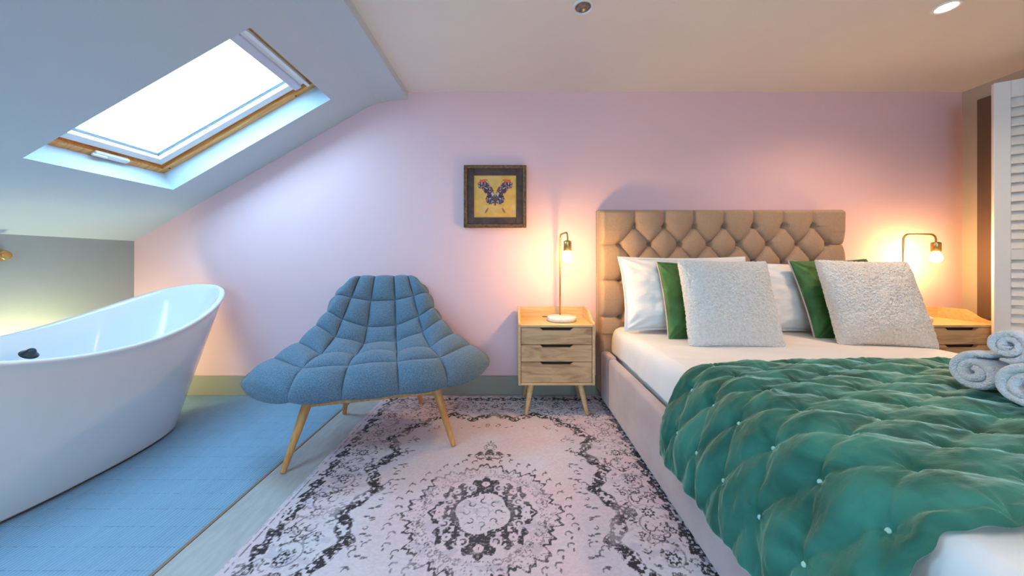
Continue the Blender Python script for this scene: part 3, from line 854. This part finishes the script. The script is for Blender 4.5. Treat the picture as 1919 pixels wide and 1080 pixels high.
def build_lamp(px, py, ang, label):
    t = thing('table_lamp', label, 'lamp', (px, py, 0.548), ang, 'brass bulb lamps on the nightstands')
    # local: arm points to +X
    lathe('base', [(0, 0.0), (0.088, 0.0), (0.092, 0.004), (0.092, 0.024), (0.088, 0.029), (0, 0.029)], M['marble'], t, 48, loc=(0.045, 0, 0))
    H, Rr, L = 0.552, 0.035, 0.195
    pts = [(0, 0, 0.028), (0, 0, 0.2), (0, 0, H - Rr)]
    for k in range(1, 9):
        a = PI / 2 * k / 8; pts.append((Rr - Rr * math.cos(a), 0, H - Rr + Rr * math.sin(a)))
    pts.append((L - Rr, 0, H))
    for k in range(1, 9):
        a = PI / 2 * k / 8; pts.append((L - Rr + Rr * math.sin(a), 0, H - Rr + Rr * math.cos(a)))
    pts.append((L, 0, H - 0.055))
    mktube('pole', pts, 0.0055, M['brass'], t, 14)
    lathe('socket', [(0, 0.0), (0.013, 0.0), (0.022, -0.004), (0.0235, -0.010), (0.0235, -0.060), (0.020, -0.062), (0.0, -0.062)], M['brass'], t, 28, loc=(L, 0, H - 0.050))
    zb = H - 0.110
    prof = [(0.013, 0.0), (0.014, -0.008), (0.019, -0.017), (0.0265, -0.030), (0.029, -0.042), (0.027, -0.054), (0.020, -0.064), (0.010, -0.070), (0, -0.071)]
    lathe('bulb', prof, M['bulb'], t, 24, loc=(L, 0, zb))
    mktube('cord', [(-0.048, 0.0, 0.008), (-0.06, -0.02, 0.004), (-0.085, -0.04, 0.004), (-0.095, -0.10, 0.004)], 0.0025, M['darkmetal'], t, 8)
    return t
build_lamp(0.313, 2.225, R(-85), 'brass arched lamp with glowing bulb between chair and headboard')
build_lamp(2.52, 2.20, R(-4), 'brass arched lamp with glowing bulb beside the louvred shutter')

# ================================================================ PICTURE
def build_picture():
    t = thing('framed_picture', 'dark ornate frame with butterfly on gold, hanging between skylight and lamp', 'picture', (-0.116, YB, 1.372))
    h = 0.215
    def fr(nm, a, b, y0, y1, m, bev):
        bm = bmesh.new()
        for lo, hi in (((-a, y0, -a), (-b, y1, a)), ((b, y0, -a), (a, y1, a)), ((-b, y0, b), (b, y1, a)), ((-b, y0, -a), (b, y1, -b))):
            box(bm, lo, hi, bev)
        return from_bm(nm, bm, m, t)
    fr('outer_moulding', h, h - 0.025, -0.036, -0.002, M['frame'], 0.006)
    fr('liner', h - 0.023, h - 0.070, -0.028, -0.004, M['frame_in'], 0.004)
    # carved beads on the moulding
    bm = bmesh.new()
    n = 46
    for k in range(n):
        s = -h + 0.008 + (2 * h - 0.016) * k / (n - 1)
        for p in ((s, h - 0.006), (s, -h + 0.006), (h - 0.006, s), (-h + 0.006, s)):
            bmesh.ops.create_icosphere(bm, subdivisions=1, radius=0.0042, matrix=Matrix.Translation((p[0], -0.036, p[1])))
    o = from_bm('bead_edging', bm, M['frame'], t, True); o['kind'] = 'stuff'
    N = 190; a = 0.147
    g = np.linspace(-a, a, N)
    X, Z = np.meshgrid(g, g, indexing='ij'); ax = np.abs(X)
    col = np.ones((N, N, 3)) * np.array([0.62, 0.36, 0.07])
    col *= (0.85 + 0.3 * fbm(X * 30, Z * 30, 3, 4))[..., None]
    col += (np.clip(fbm(X * 12, Z * 12, 8, 3) - 0.5, 0, 1) * 0.5)[..., None] * np.array([0.1, 0.3, 0.5])
    # wings: upper long wing from body (0,-0.0) to (0.10,0.11)
    def ell(cx, cz, ra, rb, rot):
        c, s = math.cos(rot), math.sin(rot)
        u = ((ax - cx) * c + (Z - cz) * s) / ra; v = (-(ax - cx) * s + (Z - cz) * c) / rb
        return u * u + v * v
    nn = fbm(ax * 120, Z * 120, 6, 2); jag = fbm(ax * 90, Z * 90, 12, 2)
    up = ell(0.056, 0.055, 0.074, 0.031, 0.88) < 1.0 - 0.5 * (jag - 0.35)
    tip = ell(0.092, 0.080, 0.028, 0.026, 0.0) < 1.0 - 0.8 * (jag - .4)
    lowr = ell(0.030, -0.018, 0.034, 0.036, 0.6) < 1.0 - 0.7 * (jag - .4)
    body = (ax < 0.006) & (Z < 0.0) & (Z > -0.062)
    m = up | tip | lowr
    pal = [np.array(c) for c in ((0.03, 0.02, 0.03), (0.45, 0.42, 0.45), (0.50, 0.13, 0.22), (0.07, 0.07, 0.13), (0.42, 0.16, 0.10))]
    idx = np.clip((fbm(ax * 55, Z * 55, 31, 2) * 9).astype(int) - 1, 0, 6)
    cm = [0, 1, 3, 0, 2, 4, 1]
    pc = np.zeros((N, N, 3))
    for k, c in enumerate(cm): pc[idx == k] = pal[c]
    pc[nn > 0.58] = pal[0]
    col[m] = pc[m]
    red = (ell(0.082, 0.108, 0.028, 0.010, -0.2) < 1); col[red] = np.array([0.62, 0.10, 0.04])
    col[body] = np.array([0.10, 0.05, 0.04])
    tail = ell(0.058, -0.096, 0.022, 0.006, -1.05) < 1; col[tail] = np.array([0.26, 0.10, 0.05])
    ant = (np.abs(ax - 0.012 - (Z - 0.02) * 0.45) < 0.0016) & (Z > 0.02) & (Z < 0.12); col[ant] = np.array([0.2, 0.1, 0.05])
    thin = (np.abs(Z + 0.052 - 0.006 * np.sin(ax * 90)) < 0.0012) & (ax < 0.065); col[thin] = np.array([0.25, 0.12, 0.05])
    V = np.stack([X, np.full_like(X, -0.020), Z], -1).reshape(-1, 3)
    bk = V.copy(); bk[:, 1] = -0.014
    me = np_mesh('print', V, grid_faces(N, N))
    ca = me.color_attributes.new('pattern', 'FLOAT_COLOR', 'POINT')
    cc = np.ones((len(V), 4), np.float32); cc[:, :3] = np.clip(col.reshape(-1, 3), 0, 1); ca.data.foreach_set('color', cc.ravel())
    new_obj('print', me, M['print'], t)
    mkbox('backing', (-h + 0.02, -0.013, -h + 0.02), (h - 0.02, -0.001, h - 0.02), M['frame_in'], t)
build_picture()

# ================================================================ BED
BX0, BX1 = 0.578, 2.198
HBY = 2.25
def build_bed():
    t = thing('bed', 'double bed with buttoned taupe velvet headboard and taupe side rails', 'bed', ((BX0 + BX1) / 2, 1.2, 0))
    inv = Matrix.Translation((-(BX0 + BX1) / 2, -1.2, 0))
    # headboard front
    dx = 0.1957; dz = 0.12; u0 = 0.809; z0 = 1.158; zt = 1.272
    nx, nz = 420, 260
    gx = np.linspace(BX0, BX1, nx); gz = np.linspace(0.06, zt, nz)
    X, Z = np.meshgrid(gx, gz, indexing='ij')
    u = (X - u0) / dx; v = (Z - z0) / dz
    a = u + v / 2; b = u - v / 2
    dia = (np.abs(np.sin(PI * a)) * np.abs(np.sin(PI * b))) ** 0.38
    topf = np.abs(np.sin(PI * u)) ** 0.36
    sidef = np.abs(np.sin(PI * (v + 1) / 2)) ** 0.36
    wt = np.clip(v / 0.18 + 0.5, 0, 1)
    h = dia * (1 - wt) + topf * wt
    xl, xr = u0 - dx / 2, u0 + 6.5 * dx
    ws = np.clip((xl - X) / 0.02 + 0.5, 0, 1) + np.clip((X - xr) / 0.02 + 0.5, 0, 1)
    # top corner areas beyond the last vertical pleats stay smooth
    side = np.where(v > -0.35, np.where(v > 0, 1.0, sidef), sidef)
    h = h * (1 - ws) + np.where(Z > z0 - 0.04, 1.0, sidef) * ws
    cornerm = (v > 0.0) & ((u < -0.0) | (u > 6.0)); h = np.where(cornerm & (ws < .5), np.maximum(h, topf), h)
    low = Z < 0.45
    h = np.where(low, 0.8, h)
    # dimples
    iu = np.round(a); iv = np.round(b)
    bu = (iu + iv) / 2; bv = (iu - iv)
    dd = np.hypot((u - bu) * dx, (v - bv) * dz)
    inreg = (bv < 0.5) & (bu > -0.6) & (bu < 6.6)
    h = h - np.where(inreg, 0.9 * np.exp(-(dd / 0.016) ** 2), 0)
    h = h + 0.10 * (fbm(X * 16, Z * 16, 3, 3) - 0.5)
    # rounded outer border
    eL = np.clip((X - BX0) / 0.03, 0, 1); eR = np.clip((BX1 - X) / 0.03, 0, 1); eT = np.clip((zt - Z) / 0.03, 0, 1)
    rnd = (np.sqrt(1 - (1 - eL) ** 2) * np.sqrt(1 - (1 - eR) ** 2) * np.sqrt(1 - (1 - eT) ** 2))
    Y = HBY + 0.030 - rnd * (0.030 + 0.000) - 0.040 * h * rnd + 0.016
    top = np.stack([X, Y, Z], -1)
    bot = top.copy(); bot[..., 1] = 2.345
    V, F = shell_from(top, bot)
    V = V - np.array([(BX0 + BX1) / 2, 1.2, 0])
    me = np_mesh('headboard', V, F); hb = new_obj('headboard', me, M['velvet_taupe'], t, True)
    proto = None
    for bvv in (0, -1, -2, -3):
        for i in range(-1, 8):
            uu = i if bvv % 2 == 0 else i - 0.5
            if uu < -0.6 or uu > 6.6: continue
            p = (u0 + uu * dx - (BX0 + BX1) / 2, HBY + 0.036 - 1.2, z0 + bvv * dz)
            if proto is None:
                proto = lathe('button', [(0, -0.008), (0.007, -0.006), (0.011, 0.0), (0.011, 0.004), (0, 0.004)], M['velvet_taupe'], hb, 14, axis='Y')
                proto.data.transform(Matrix.Scale(-1, 4, (0, 1, 0))); q = proto
                proto.data.flip_normals() if hasattr(proto.data, 'flip_normals') else None
            else:
                q = proto.copy(); C.objects.link(q); q.parent = hb
            q.location = p
    # rails
    def rl(nm, lo, hi, bev=0.02):
        bm = bmesh.new(); box(bm, lo, hi, bev, seg=4)
        o = from_bm(nm, bm, M['velvet_rail'], t); o.data.transform(inv)
        o.data.polygons.foreach_set('use_smooth', [True] * len(o.data.polygons))
    rl('side_rail', (BX0, 0.16, 0.035), (BX0 + 0.055, 2.06, 0.338))
    rl('side_rail', (BX1 - 0.055, 0.16, 0.035), (BX1, 2.06, 0.338))
    rl('rail_corner', (BX0 - 0.002, 2.062, 0.035), (BX0 + 0.06, 2.225, 0.345))
    rl('rail_corner', (BX1 - 0.06, 2.062, 0.035), (BX1 + 0.002, 2.225, 0.345))
    rl('foot_rail', (BX0, 0.10, 0.035), (BX1, 0.155, 0.338))
    for x in (BX0 + 0.05, BX1 - 0.05):
        for y in (0.2, 2.1):
            mktube('leg', [(x - (BX0 + BX1) / 2, y - 1.2, 0.0105), (x - (BX0 + BX1) / 2, y - 1.2, 0.04)], 0.02, M['brown'], t)
    bm = bmesh.new(); box(bm, (BX0 + 0.09, 0.19, 0.16), (BX1 - 0.09, 2.21, 0.462), 0.04, seg=4)
    o = from_bm('mattress', bm, M['linen'], t, True); o.data.transform(inv)
build_bed()

def sheet_profile():
    return [(0.645, 0.335), (0.648, 0.39), (0.652, 0.44), (0.664, 0.475), (0.690, 0.495), (0.74, 0.503), (1.0, 0.508), (1.388, 0.510),
            (1.78, 0.508), (2.036, 0.503), (2.086, 0.495), (2.112, 0.475), (2.124, 0.44), (2.128, 0.39), (2.131, 0.335)]
def sweep(prof, ys, n_per=0.008, tag_=None):
    P = np.array(prof); seg = np.hypot(*np.diff(P, axis=0).T); s = np.concatenate([[0], np.cumsum(seg)])
    n = int(s[-1] / n_per)
    ss = np.linspace(0, s[-1], n)
    # smooth path via catmull over knots
    tk = np.interp(ss, s, np.arange(len(P)))
    Q = catmull(P, tk)
    return ss, Q
def build_duvet():
    ss, Q = sweep(sheet_profile(), None, 0.010)
    ys = np.linspace(0.17, 2.215, 200)
    nx = len(ss)
    X = np.repeat(Q[:, :1], len(ys), 1); Z = np.repeat(Q[:, 1:], len(ys), 1); Y = np.repeat(ys[None], nx, 0)
    sfrac = ss[:, None] / ss[-1]
    # foot end rounds down
    e = np.clip((Y - 0.17) / 0.10, 0, 1); drop = (1 - np.sqrt(np.clip(1 - (1 - e) ** 2, 0, 1)))
    Z = Z - drop * np.clip(Z - 0.335, 0, 1)
    side = np.clip((0.50 - Z) / 0.10, 0, 1)
    w = fbm(X * 3.0 + Y * 2.2, Y * 5.0, 3, 4) - 0.5
    w2 = fbm(Y * 9, X * 1.2 + Z * 5, 13, 3) - 0.5
    Z = Z + w * 0.014 * (1 - side)
    X = X + w2 * 0.016 * side * np.sign(X - 1.388)
    top = np.stack([X, Y, Z], -1)
    N = np.cross(np.gradient(top, axis=0), np.gradient(top, axis=1)); N /= np.linalg.norm(N, axis=-1, keepdims=True)
    V, F = shell_from(top, top - N * 0.010 * np.sign(N[nx // 2, 100, 2]))
    me = np_mesh('duvet', V, F); o = new_obj('duvet', me, M['linen'], None, True)
    tag(o, 'smooth white duvet covering the bed under the green quilt', 'bedding')
build_duvet()

QY0, QY1 = 0.535, 1.295
def build_quilt():
    prof = [(0.543, 0.222), (0.546, 0.27), (0.553, 0.32), (0.572, 0.368), (0.604, 0.415), (0.636, 0.462), (0.680, 0.505), (0.745, 0.528), (0.85, 0.533), (1.1, 0.536), (1.4, 0.537),
            (1.7, 0.535), (1.95, 0.531), (2.05, 0.524), (2.11, 0.50), (2.155, 0.455), (2.19, 0.405), (2.222, 0.355), (2.238, 0.31), (2.243, 0.25)]
    ss, Q = sweep(prof, None, 0.0060)
    nx = len(ss)
    ny = 170
    t = np.linspace(0, 1, ny)
    s0 = 0.335                                # arc position of the mattress edge
    # hem lines: the back edge runs slightly askew down the side
    Sg = np.repeat(ss[:, None], ny, 1)
    yb = QY1 + 0.035 * np.clip((Sg - 0.3) / 0.5, 0, 1) - 0.06 * np.clip((0.30 - Sg) / 0.3, 0, 1)
    yf = QY0 - 0.012 + 0.02 * np.sin(Sg * 6 + 1)
    Y = yf + (yb - yf) * t[None]
    X = np.repeat(Q[:, :1], ny, 1); Z = np.repeat(Q[:, 1:], ny, 1)
    base = np.stack([X, Y, Z], -1)
    N = np.cross(np.gradient(base, axis=0), np.gradient(base, axis=1)); N /= np.linalg.norm(N, axis=-1, keepdims=True)
    if N[nx // 2, ny // 2, 2] < 0: N = -N
    # diamond tufting: columns across spaced .145, along .126
    du_, dv_ = 0.145, 0.126
    sA = 0.128
    u = (Sg - sA) / (2 * du_); v = (Y - 0.774 + 0.00 * Sg) / dv_
    a = v + u * 1.0; b = v - u * 1.0
    # buttons where a and b are integers (staggered columns)
    puff = (np.abs(np.sin(PI * a)) * np.abs(np.sin(PI * b))) ** 0.85
    ia, ib = np.round(a), np.round(b)
    dist = np.hypot((u - (ia - ib) / 2) * 2 * du_, (v - (ia + ib) / 2) * dv_)
    wr = fbm(Sg * 7 + Y * 5, Y * 20 - Sg * 5, 5, 4) - 0.5
    wr2 = fbm(Sg * 16 + Y * 4, Y * 40 - Sg * 12, 15, 3) - 0.5
    ridg = (1 - np.abs(2 * fbm(Sg * 5 + Y * 6, Y * 17 - Sg * 6, 25, 3) - 1)) ** 3
    hgt = 0.015 * puff - 0.010 * np.exp(-(dist / 0.016) ** 2) + 0.018 * wr + 0.005 * wr2 + 0.004 * ridg
    # radial puckers at the ties
    ang = np.arctan2((v - (ia + ib) / 2) * dv_, (u - (ia - ib) / 2) * 2 * du_)
    hgt += 0.0035 * np.cos(7 * ang + ia) * np.exp(-(dist / 0.035) ** 2) * np.clip(dist / 0.01, 0, 1)
    side = np.clip((0.46 - Z) / 0.16, 0, 1)
    hgt += side * 0.010 * (np.sin(Y * 62 + 2.5 * np.sin(Y * 19)) * 0.5 + 0.5)
    e = np.minimum(np.minimum(t, 1 - t)[None] * (QY1 - QY0), np.minimum(Sg, ss[-1] - Sg))
    ed = np.sqrt(np.clip(1 - (1 - np.clip(e / 0.018, 0, 1)) ** 2, 0, 1))
    top = base + N * (((hgt + 0.006) * ed)[..., None])
    # front hem scallops
    sc = np.exp(-(t[None] * (QY1 - QY0) / 0.05) ** 2)
    top[..., 1] += sc * 0.004 * (np.sin(Sg * 2 * PI / 0.145) + 0.8 * np.sin(Sg * 2 * PI / 0.061))
    bot = base - N * (0.011 * ed[..., None]); bot[..., 1] = top[..., 1]
    V, F = shell_from(top, bot)
    me = np_mesh('green_quilt', V, F)
    root = new_obj('quilt', me, M['quilt'], None, True)
    tag(root, 'tufted green velvet quilt spread across the white bed', 'quilt')
    proto = None; cnt = 0
    def samp(s_, y_):
        i = int(np.argmin(np.abs(ss - s_))); j = int(np.argmin(np.abs(Y[i] - y_)))
        return top[i, j], N[i, j]
    for c in range(0, 15):
        s_ = sA + c * du_
        off = 0 if c % 2 == 0 else 0.5
        for r in range(-4, 6):
            y_ = 0.774 + (r + off) * dv_
            if y_ < QY0 + 0.03 or y_ > QY1 - 0.03 or s_ > ss[-1] - 0.03: continue
            p, n_ = samp(s_, y_)
            if proto is None:
                bm = bmesh.new(); bmesh.ops.create_icosphere(bm, subdivisions=2, radius=0.0055)
                for k in range(3):
                    mm = Matrix.Rotation(k * PI / 3, 4, 'Z') @ Matrix.Diagonal((0.0085, 0.0014, 0.0014, 1))
                    bmesh.ops.create_icosphere(bm, subdivisions=1, radius=1.0, matrix=mm)
                bmesh.ops.scale(bm, vec=(1, 1, 0.5), verts=bm.verts)
                proto = q = from_bm('tuft', bm, M['knot'], root, True)
            else:
                q = proto.copy(); C.objects.link(q); q.parent = root
            q.location = Vector(p) + Vector(n_) * 0.001
            q.rotation_mode = 'QUATERNION'; q.rotation_quaternion = Vector(n_).to_track_quat('Z', 'Y')
            cnt += 1
build_quilt()

# ================================================================ PILLOWS AND CUSHIONS
def pillow_mesh(name, w, h, th, m, pinch=0.06, wrinkle=0.006, seed=0, n=90, fuzz=0.0, flange=0.0, sag=0.0, power=0.42, parent=None):
    g = np.sin(np.linspace(-PI / 2, PI / 2, n))
    g = 0.5 * g + 0.5 * np.linspace(-1, 1, n)
    U, Vv = np.meshgrid(g, g, indexing='ij')
    fl = 1 + flange
    X = U * w / 2 * (1 - pinch * (1 - Vv ** 2)); Z = Vv * h / 2 * (1 - pinch * (1 - U ** 2))
    bulge = np.clip((1 - np.abs(U * fl) ** 2.6), 0, 1) * np.clip((1 - np.abs(Vv * fl) ** 2.6), 0, 1)
    T_ = th / 2 * bulge ** power + 0.002
    wr = fbm(U * 3.5 + 7, Vv * 3.5 + seed, seed, 4) - 0.5
    # creases fanning from the corners
    cr = np.sin(np.arctan2(1.05 - np.abs(Vv), 1.05 - np.abs(U)) * 14 + seed) * np.exp(-(np.hypot(1 - np.abs(U), 1 - np.abs(Vv)) / 0.45) ** 2)
    T1 = T_ + wrinkle * (wr * 2 + cr * 0.6) * bulge ** 0.3
    if fuzz:
        T1 = T1 + fuzz * (fbm(U * 30, Vv * 34, seed + 3, 2) - 0.5) * bulge ** 0.2
        X = X + fuzz * 0.8 * (fbm(U * 60, Vv * 60, seed + 9, 2) - 0.5); Z = Z + fuzz * 0.8 * (fbm(U * 60, Vv * 60, seed + 19, 2) - 0.5)
    T2 = T_ * 0.9 + wrinkle * wr
    X = X + sag * (1 - Vv) * 0.5 * U
    top = np.stack([X, -T1, Z], -1); bot = np.stack([X, np.maximum(T2, 0.001), Z], -1)
    V, F = shell_from(top, bot)
    me = np_mesh(name, V, F)
    bm = bmesh.new(); bm.from_mesh(me); bmesh.ops.recalc_face_normals(bm, faces=bm.faces[:]); bm.to_mesh(me); bm.free()
    return new_obj(name, me, m, parent, True)
def place(o, cx, cy, cz, lean=0, yaw=0, roll=0):
    """centre, lean back in degrees from upright, yaw about z, roll in its own plane"""
    o.rotation_mode = 'XYZ'
    mm = Matrix.Translation((cx, cy, cz)) @ Matrix.Rotation(R(yaw), 4, 'Z') @ Matrix.Rotation(R(-lean), 4, 'X') @ Matrix.Rotation(R(roll), 4, 'Y')
    o.matrix_world = mm
WG = 'white pillows against the headboard'
def white_pillow(cx, cy, cz, lean, yaw, roll, seed, label, w=0.74, h=0.46):
    o = pillow_mesh('pillow', w, h, 0.15, M['linen'], 0.05, 0.018, seed, flange=0.06)
    place(o, cx, cy, cz, lean, yaw, roll); tag(o, label, 'pillow', WG); return o
white_pillow(1.06, 2.075, 0.735, 16, 0, 0.0, 3, 'white pillow behind the green cushion on the lamp side of the bed', w=0.80)
white_pillow(1.77, 2.06, 0.712, 19, 0, 1, 8, 'white pillow seen between the two cream fleece cushions', h=0.43, w=0.70)
GG = 'green velvet cushions on the bed'
def green(cx, cy, cz, lean, yaw, roll, seed, label, w=0.46):
    t_ = thing('velvet_cushion', label, 'cushion', (0, 0, 0), 0, GG)
    o = pillow_mesh('cover', w, w, 0.11, M['greenvelvet'], 0.05, 0.012, seed, parent=t_)
    # pale edge strip
    g = np.linspace(-1, 1, 40); pin = 0.05
    pts = [(u * w / 2, 0.004, -w / 2 * (1 - pin * (1 - u * u))) for u in g] + [(w / 2 * (1 - pin * (1 - u * u)), 0.004, u * w / 2) for u in g[1:]] + \
          [(u * w / 2, 0.004, w / 2 * (1 - pin * (1 - u * u))) for u in g[::-1][1:]] + [(-w / 2 * (1 - pin * (1 - u * u)), 0.004, u * w / 2) for u in g[::-1][1:]]
    mktube('piping', pts, 0.0045, M['pipingpink'], t_, 8)
    place(t_, cx, cy, cz, lean, yaw, roll)
green(1.085, 1.935, 0.705, 24, 0, 2.0, 5, 'moss green velvet cushion showing at the left of a cream fleece cushion')
green(1.870, 1.935, 0.720, 21, 0, -1.5, 6, 'moss green velvet cushion rising behind the rightmost cream fleece cushion')
SG = 'cream fleece cushions on the bed'
def sherpa(cx, cy, cz, lean, yaw, roll, seed, label):
    o = pillow_mesh('fleece_cushion', 0.465, 0.46, 0.14, M['sherpa'], 0.045, 0.006, seed, n=220, fuzz=0.010, power=0.40)
    place(o, cx, cy, cz, lean, yaw, roll); tag(o, label, 'cushion', SG)
sherpa(1.120, 1.765, 0.712, 19, -2, 1.0, 4, 'cream fleece cushion nearer the left lamp, leaning on a green cushion')
sherpa(1.880, 1.775, 0.712, 20, -3, 1.5, 7, 'cream fleece cushion nearer the louvred shutter, bulging low at one corner')

# ================================================================ TOWELS
TG = 'rolled white towels on the green quilt'
def towel(c, d, r, ln, seed, label):
    turns = 2.15; n = 150; m = 30
    th = np.linspace(0, turns * 2 * PI, n)
    thick = r / (turns + 0.45)
    rad = 0.30 * thick + (r - 0.30 * thick - thick * 0.5) * th / th[-1]
    rnd = random.Random(seed)
    # cross-section of the towel layer as an oval strip, swept along the spiral
    sec = []
    L2 = ln / 2; hw = thick * 0.46
    for k in range(12):
        a = -PI / 2 + PI * k / 11; sec.append((L2 + hw * math.cos(a) * 0.9, hw * math.sin(a)))
    for k in range(12):
        a = PI / 2 + PI * k / 11; sec.append((-L2 + hw * math.cos(a) * 0.9, hw * math.sin(a)))
    sec = np.array(sec)
    # subdivide the long sides
    full = []
    for i in range(len(sec)):
        p, q = sec[i], sec[(i + 1) % len(sec)]
        full.append(p)
        if abs(p[0] - q[0]) > ln * 0.5:
            for f in np.linspace(0, 1, 24)[1:-1]: full.append(p + (q - p) * f)
    sec = np.array(full); ms = len(sec)
    V = np.zeros((n, ms, 3))
    for i in range(n):
        a = th[i] + seed
        wob = 1 + 0.05 * math.sin(a * 1.3 + seed) + 0.03 * math.sin(a * 2.7)
        lay = 0.006 * math.sin(th[i] * 0.9 + seed)
        rr_ = rad[i] * wob + sec[:, 1] * (1 if 3 < i < n - 4 else 0.6)
        rr_ = rr_ + 0.0016 * (fbm(sec[:, 0] * 60, np.full(ms, th[i] * 3), seed, 2) - 0.5) * 2
        V[i, :, 0] = sec[:, 0] + lay
        V[i, :, 1] = np.cos(a) * rr_; V[i, :, 2] = np.sin(a) * rr_ * 0.96
    P = np.swapaxes(V, 0, 1)      # ms,n
    F = grid_faces(ms, n, wrap=True)
    me = np_mesh('rolled_towel', P.reshape(-1, 3), F)
    bm = bmesh.new(); bm.from_mesh(me); bm.verts.ensure_lookup_table()
    bm.faces.new([bm.verts[k * n] for k in range(ms)]); bm.faces.new([bm.verts[k * n + n - 1] for k in range(ms)])
    bmesh.ops.recalc_face_normals(bm, faces=bm.faces[:]); bm.to_mesh(me); bm.free()
    o = new_obj('rolled_towel', me, M['towel'], None, True)
    ex = Vector(d).normalized(); ey = Vector((0, 0, 1)).cross(ex).normalized(); ez = ex.cross(ey)
    o.matrix_world = Matrix.Translation(Vector(c) + ex * ln / 2) @ Matrix((ex, ey, ez)).transposed().to_4x4()
    tag(o, label, 'towel', TG)
TD = (0.97, -0.10, 0)
towel((1.325, 0.978, 0.610), TD, 0.064, 0.30, 1, 'rolled white towel lying on the quilt, farthest toward the cushions')
towel((1.275, 0.845, 0.612), TD, 0.066, 0.30, 2, 'rolled white towel lying on the quilt, nearest the front, cut by the photo edge')
towel((1.345, 0.925, 0.699), TD, 0.052, 0.30, 4, 'rolled white towel stacked on top of the other two')

# ================================================================ SHUTTER
def build_shutter():
    t = thing('louvred_shutter', 'tall white louvred shutter panel beside the right nightstand', 'shutter', (2.818, 1.997, 0.30), R(-34))
    # extends along local +X, width .50
    Wd, H = 0.50, 1.668; st = 0.062; d = 0.028
    for nm, lo, hi in (('stile', (0, 0, 0), (st, d, H)), ('stile', (Wd - st, 0, 0), (Wd, d, H)),
                       ('top_rail', (st, 0, H - 0.10), (Wd - st, d, H)), ('bottom_rail', (st, 0, 0), (Wd - st, d, 0.12)), ('middle_rail', (st, 0, 0.635), (Wd - st, d, 0.70))):
        mkbox(nm, lo, hi, M['shutter'], t, bev=0.003)
    mm = None; z = 0.145
    p0 = None
    zz = []
    z = 0.150
    zz = list(np.linspace(0.147, 0.608, 10)) + list(np.linspace(0.727, H - 0.127, 16))
    for z in zz:
        if p0 is None:
            bm = bmesh.new(); box(bm, (st, -0.034, -0.0045), (Wd - st, 0.034, 0.0045), 0.003, Matrix.Rotation(R(62), 4, 'X'))
            p0 = q = from_bm('slat', bm, M['shutter'], t)
        else:
            q = p0.copy(); C.objects.link(q); q.parent = t
        q.location = (0, d / 2, z)
    # foot posts down to the floor
    mkbox('foot_post', (0, 0, -0.298), (st, d, 0), M['shutter'], t, bev=0.003)
    mkbox('foot_post', (Wd - st, 0, -0.298), (Wd, d, 0), M['shutter'], t, bev=0.003)
build_shutter()
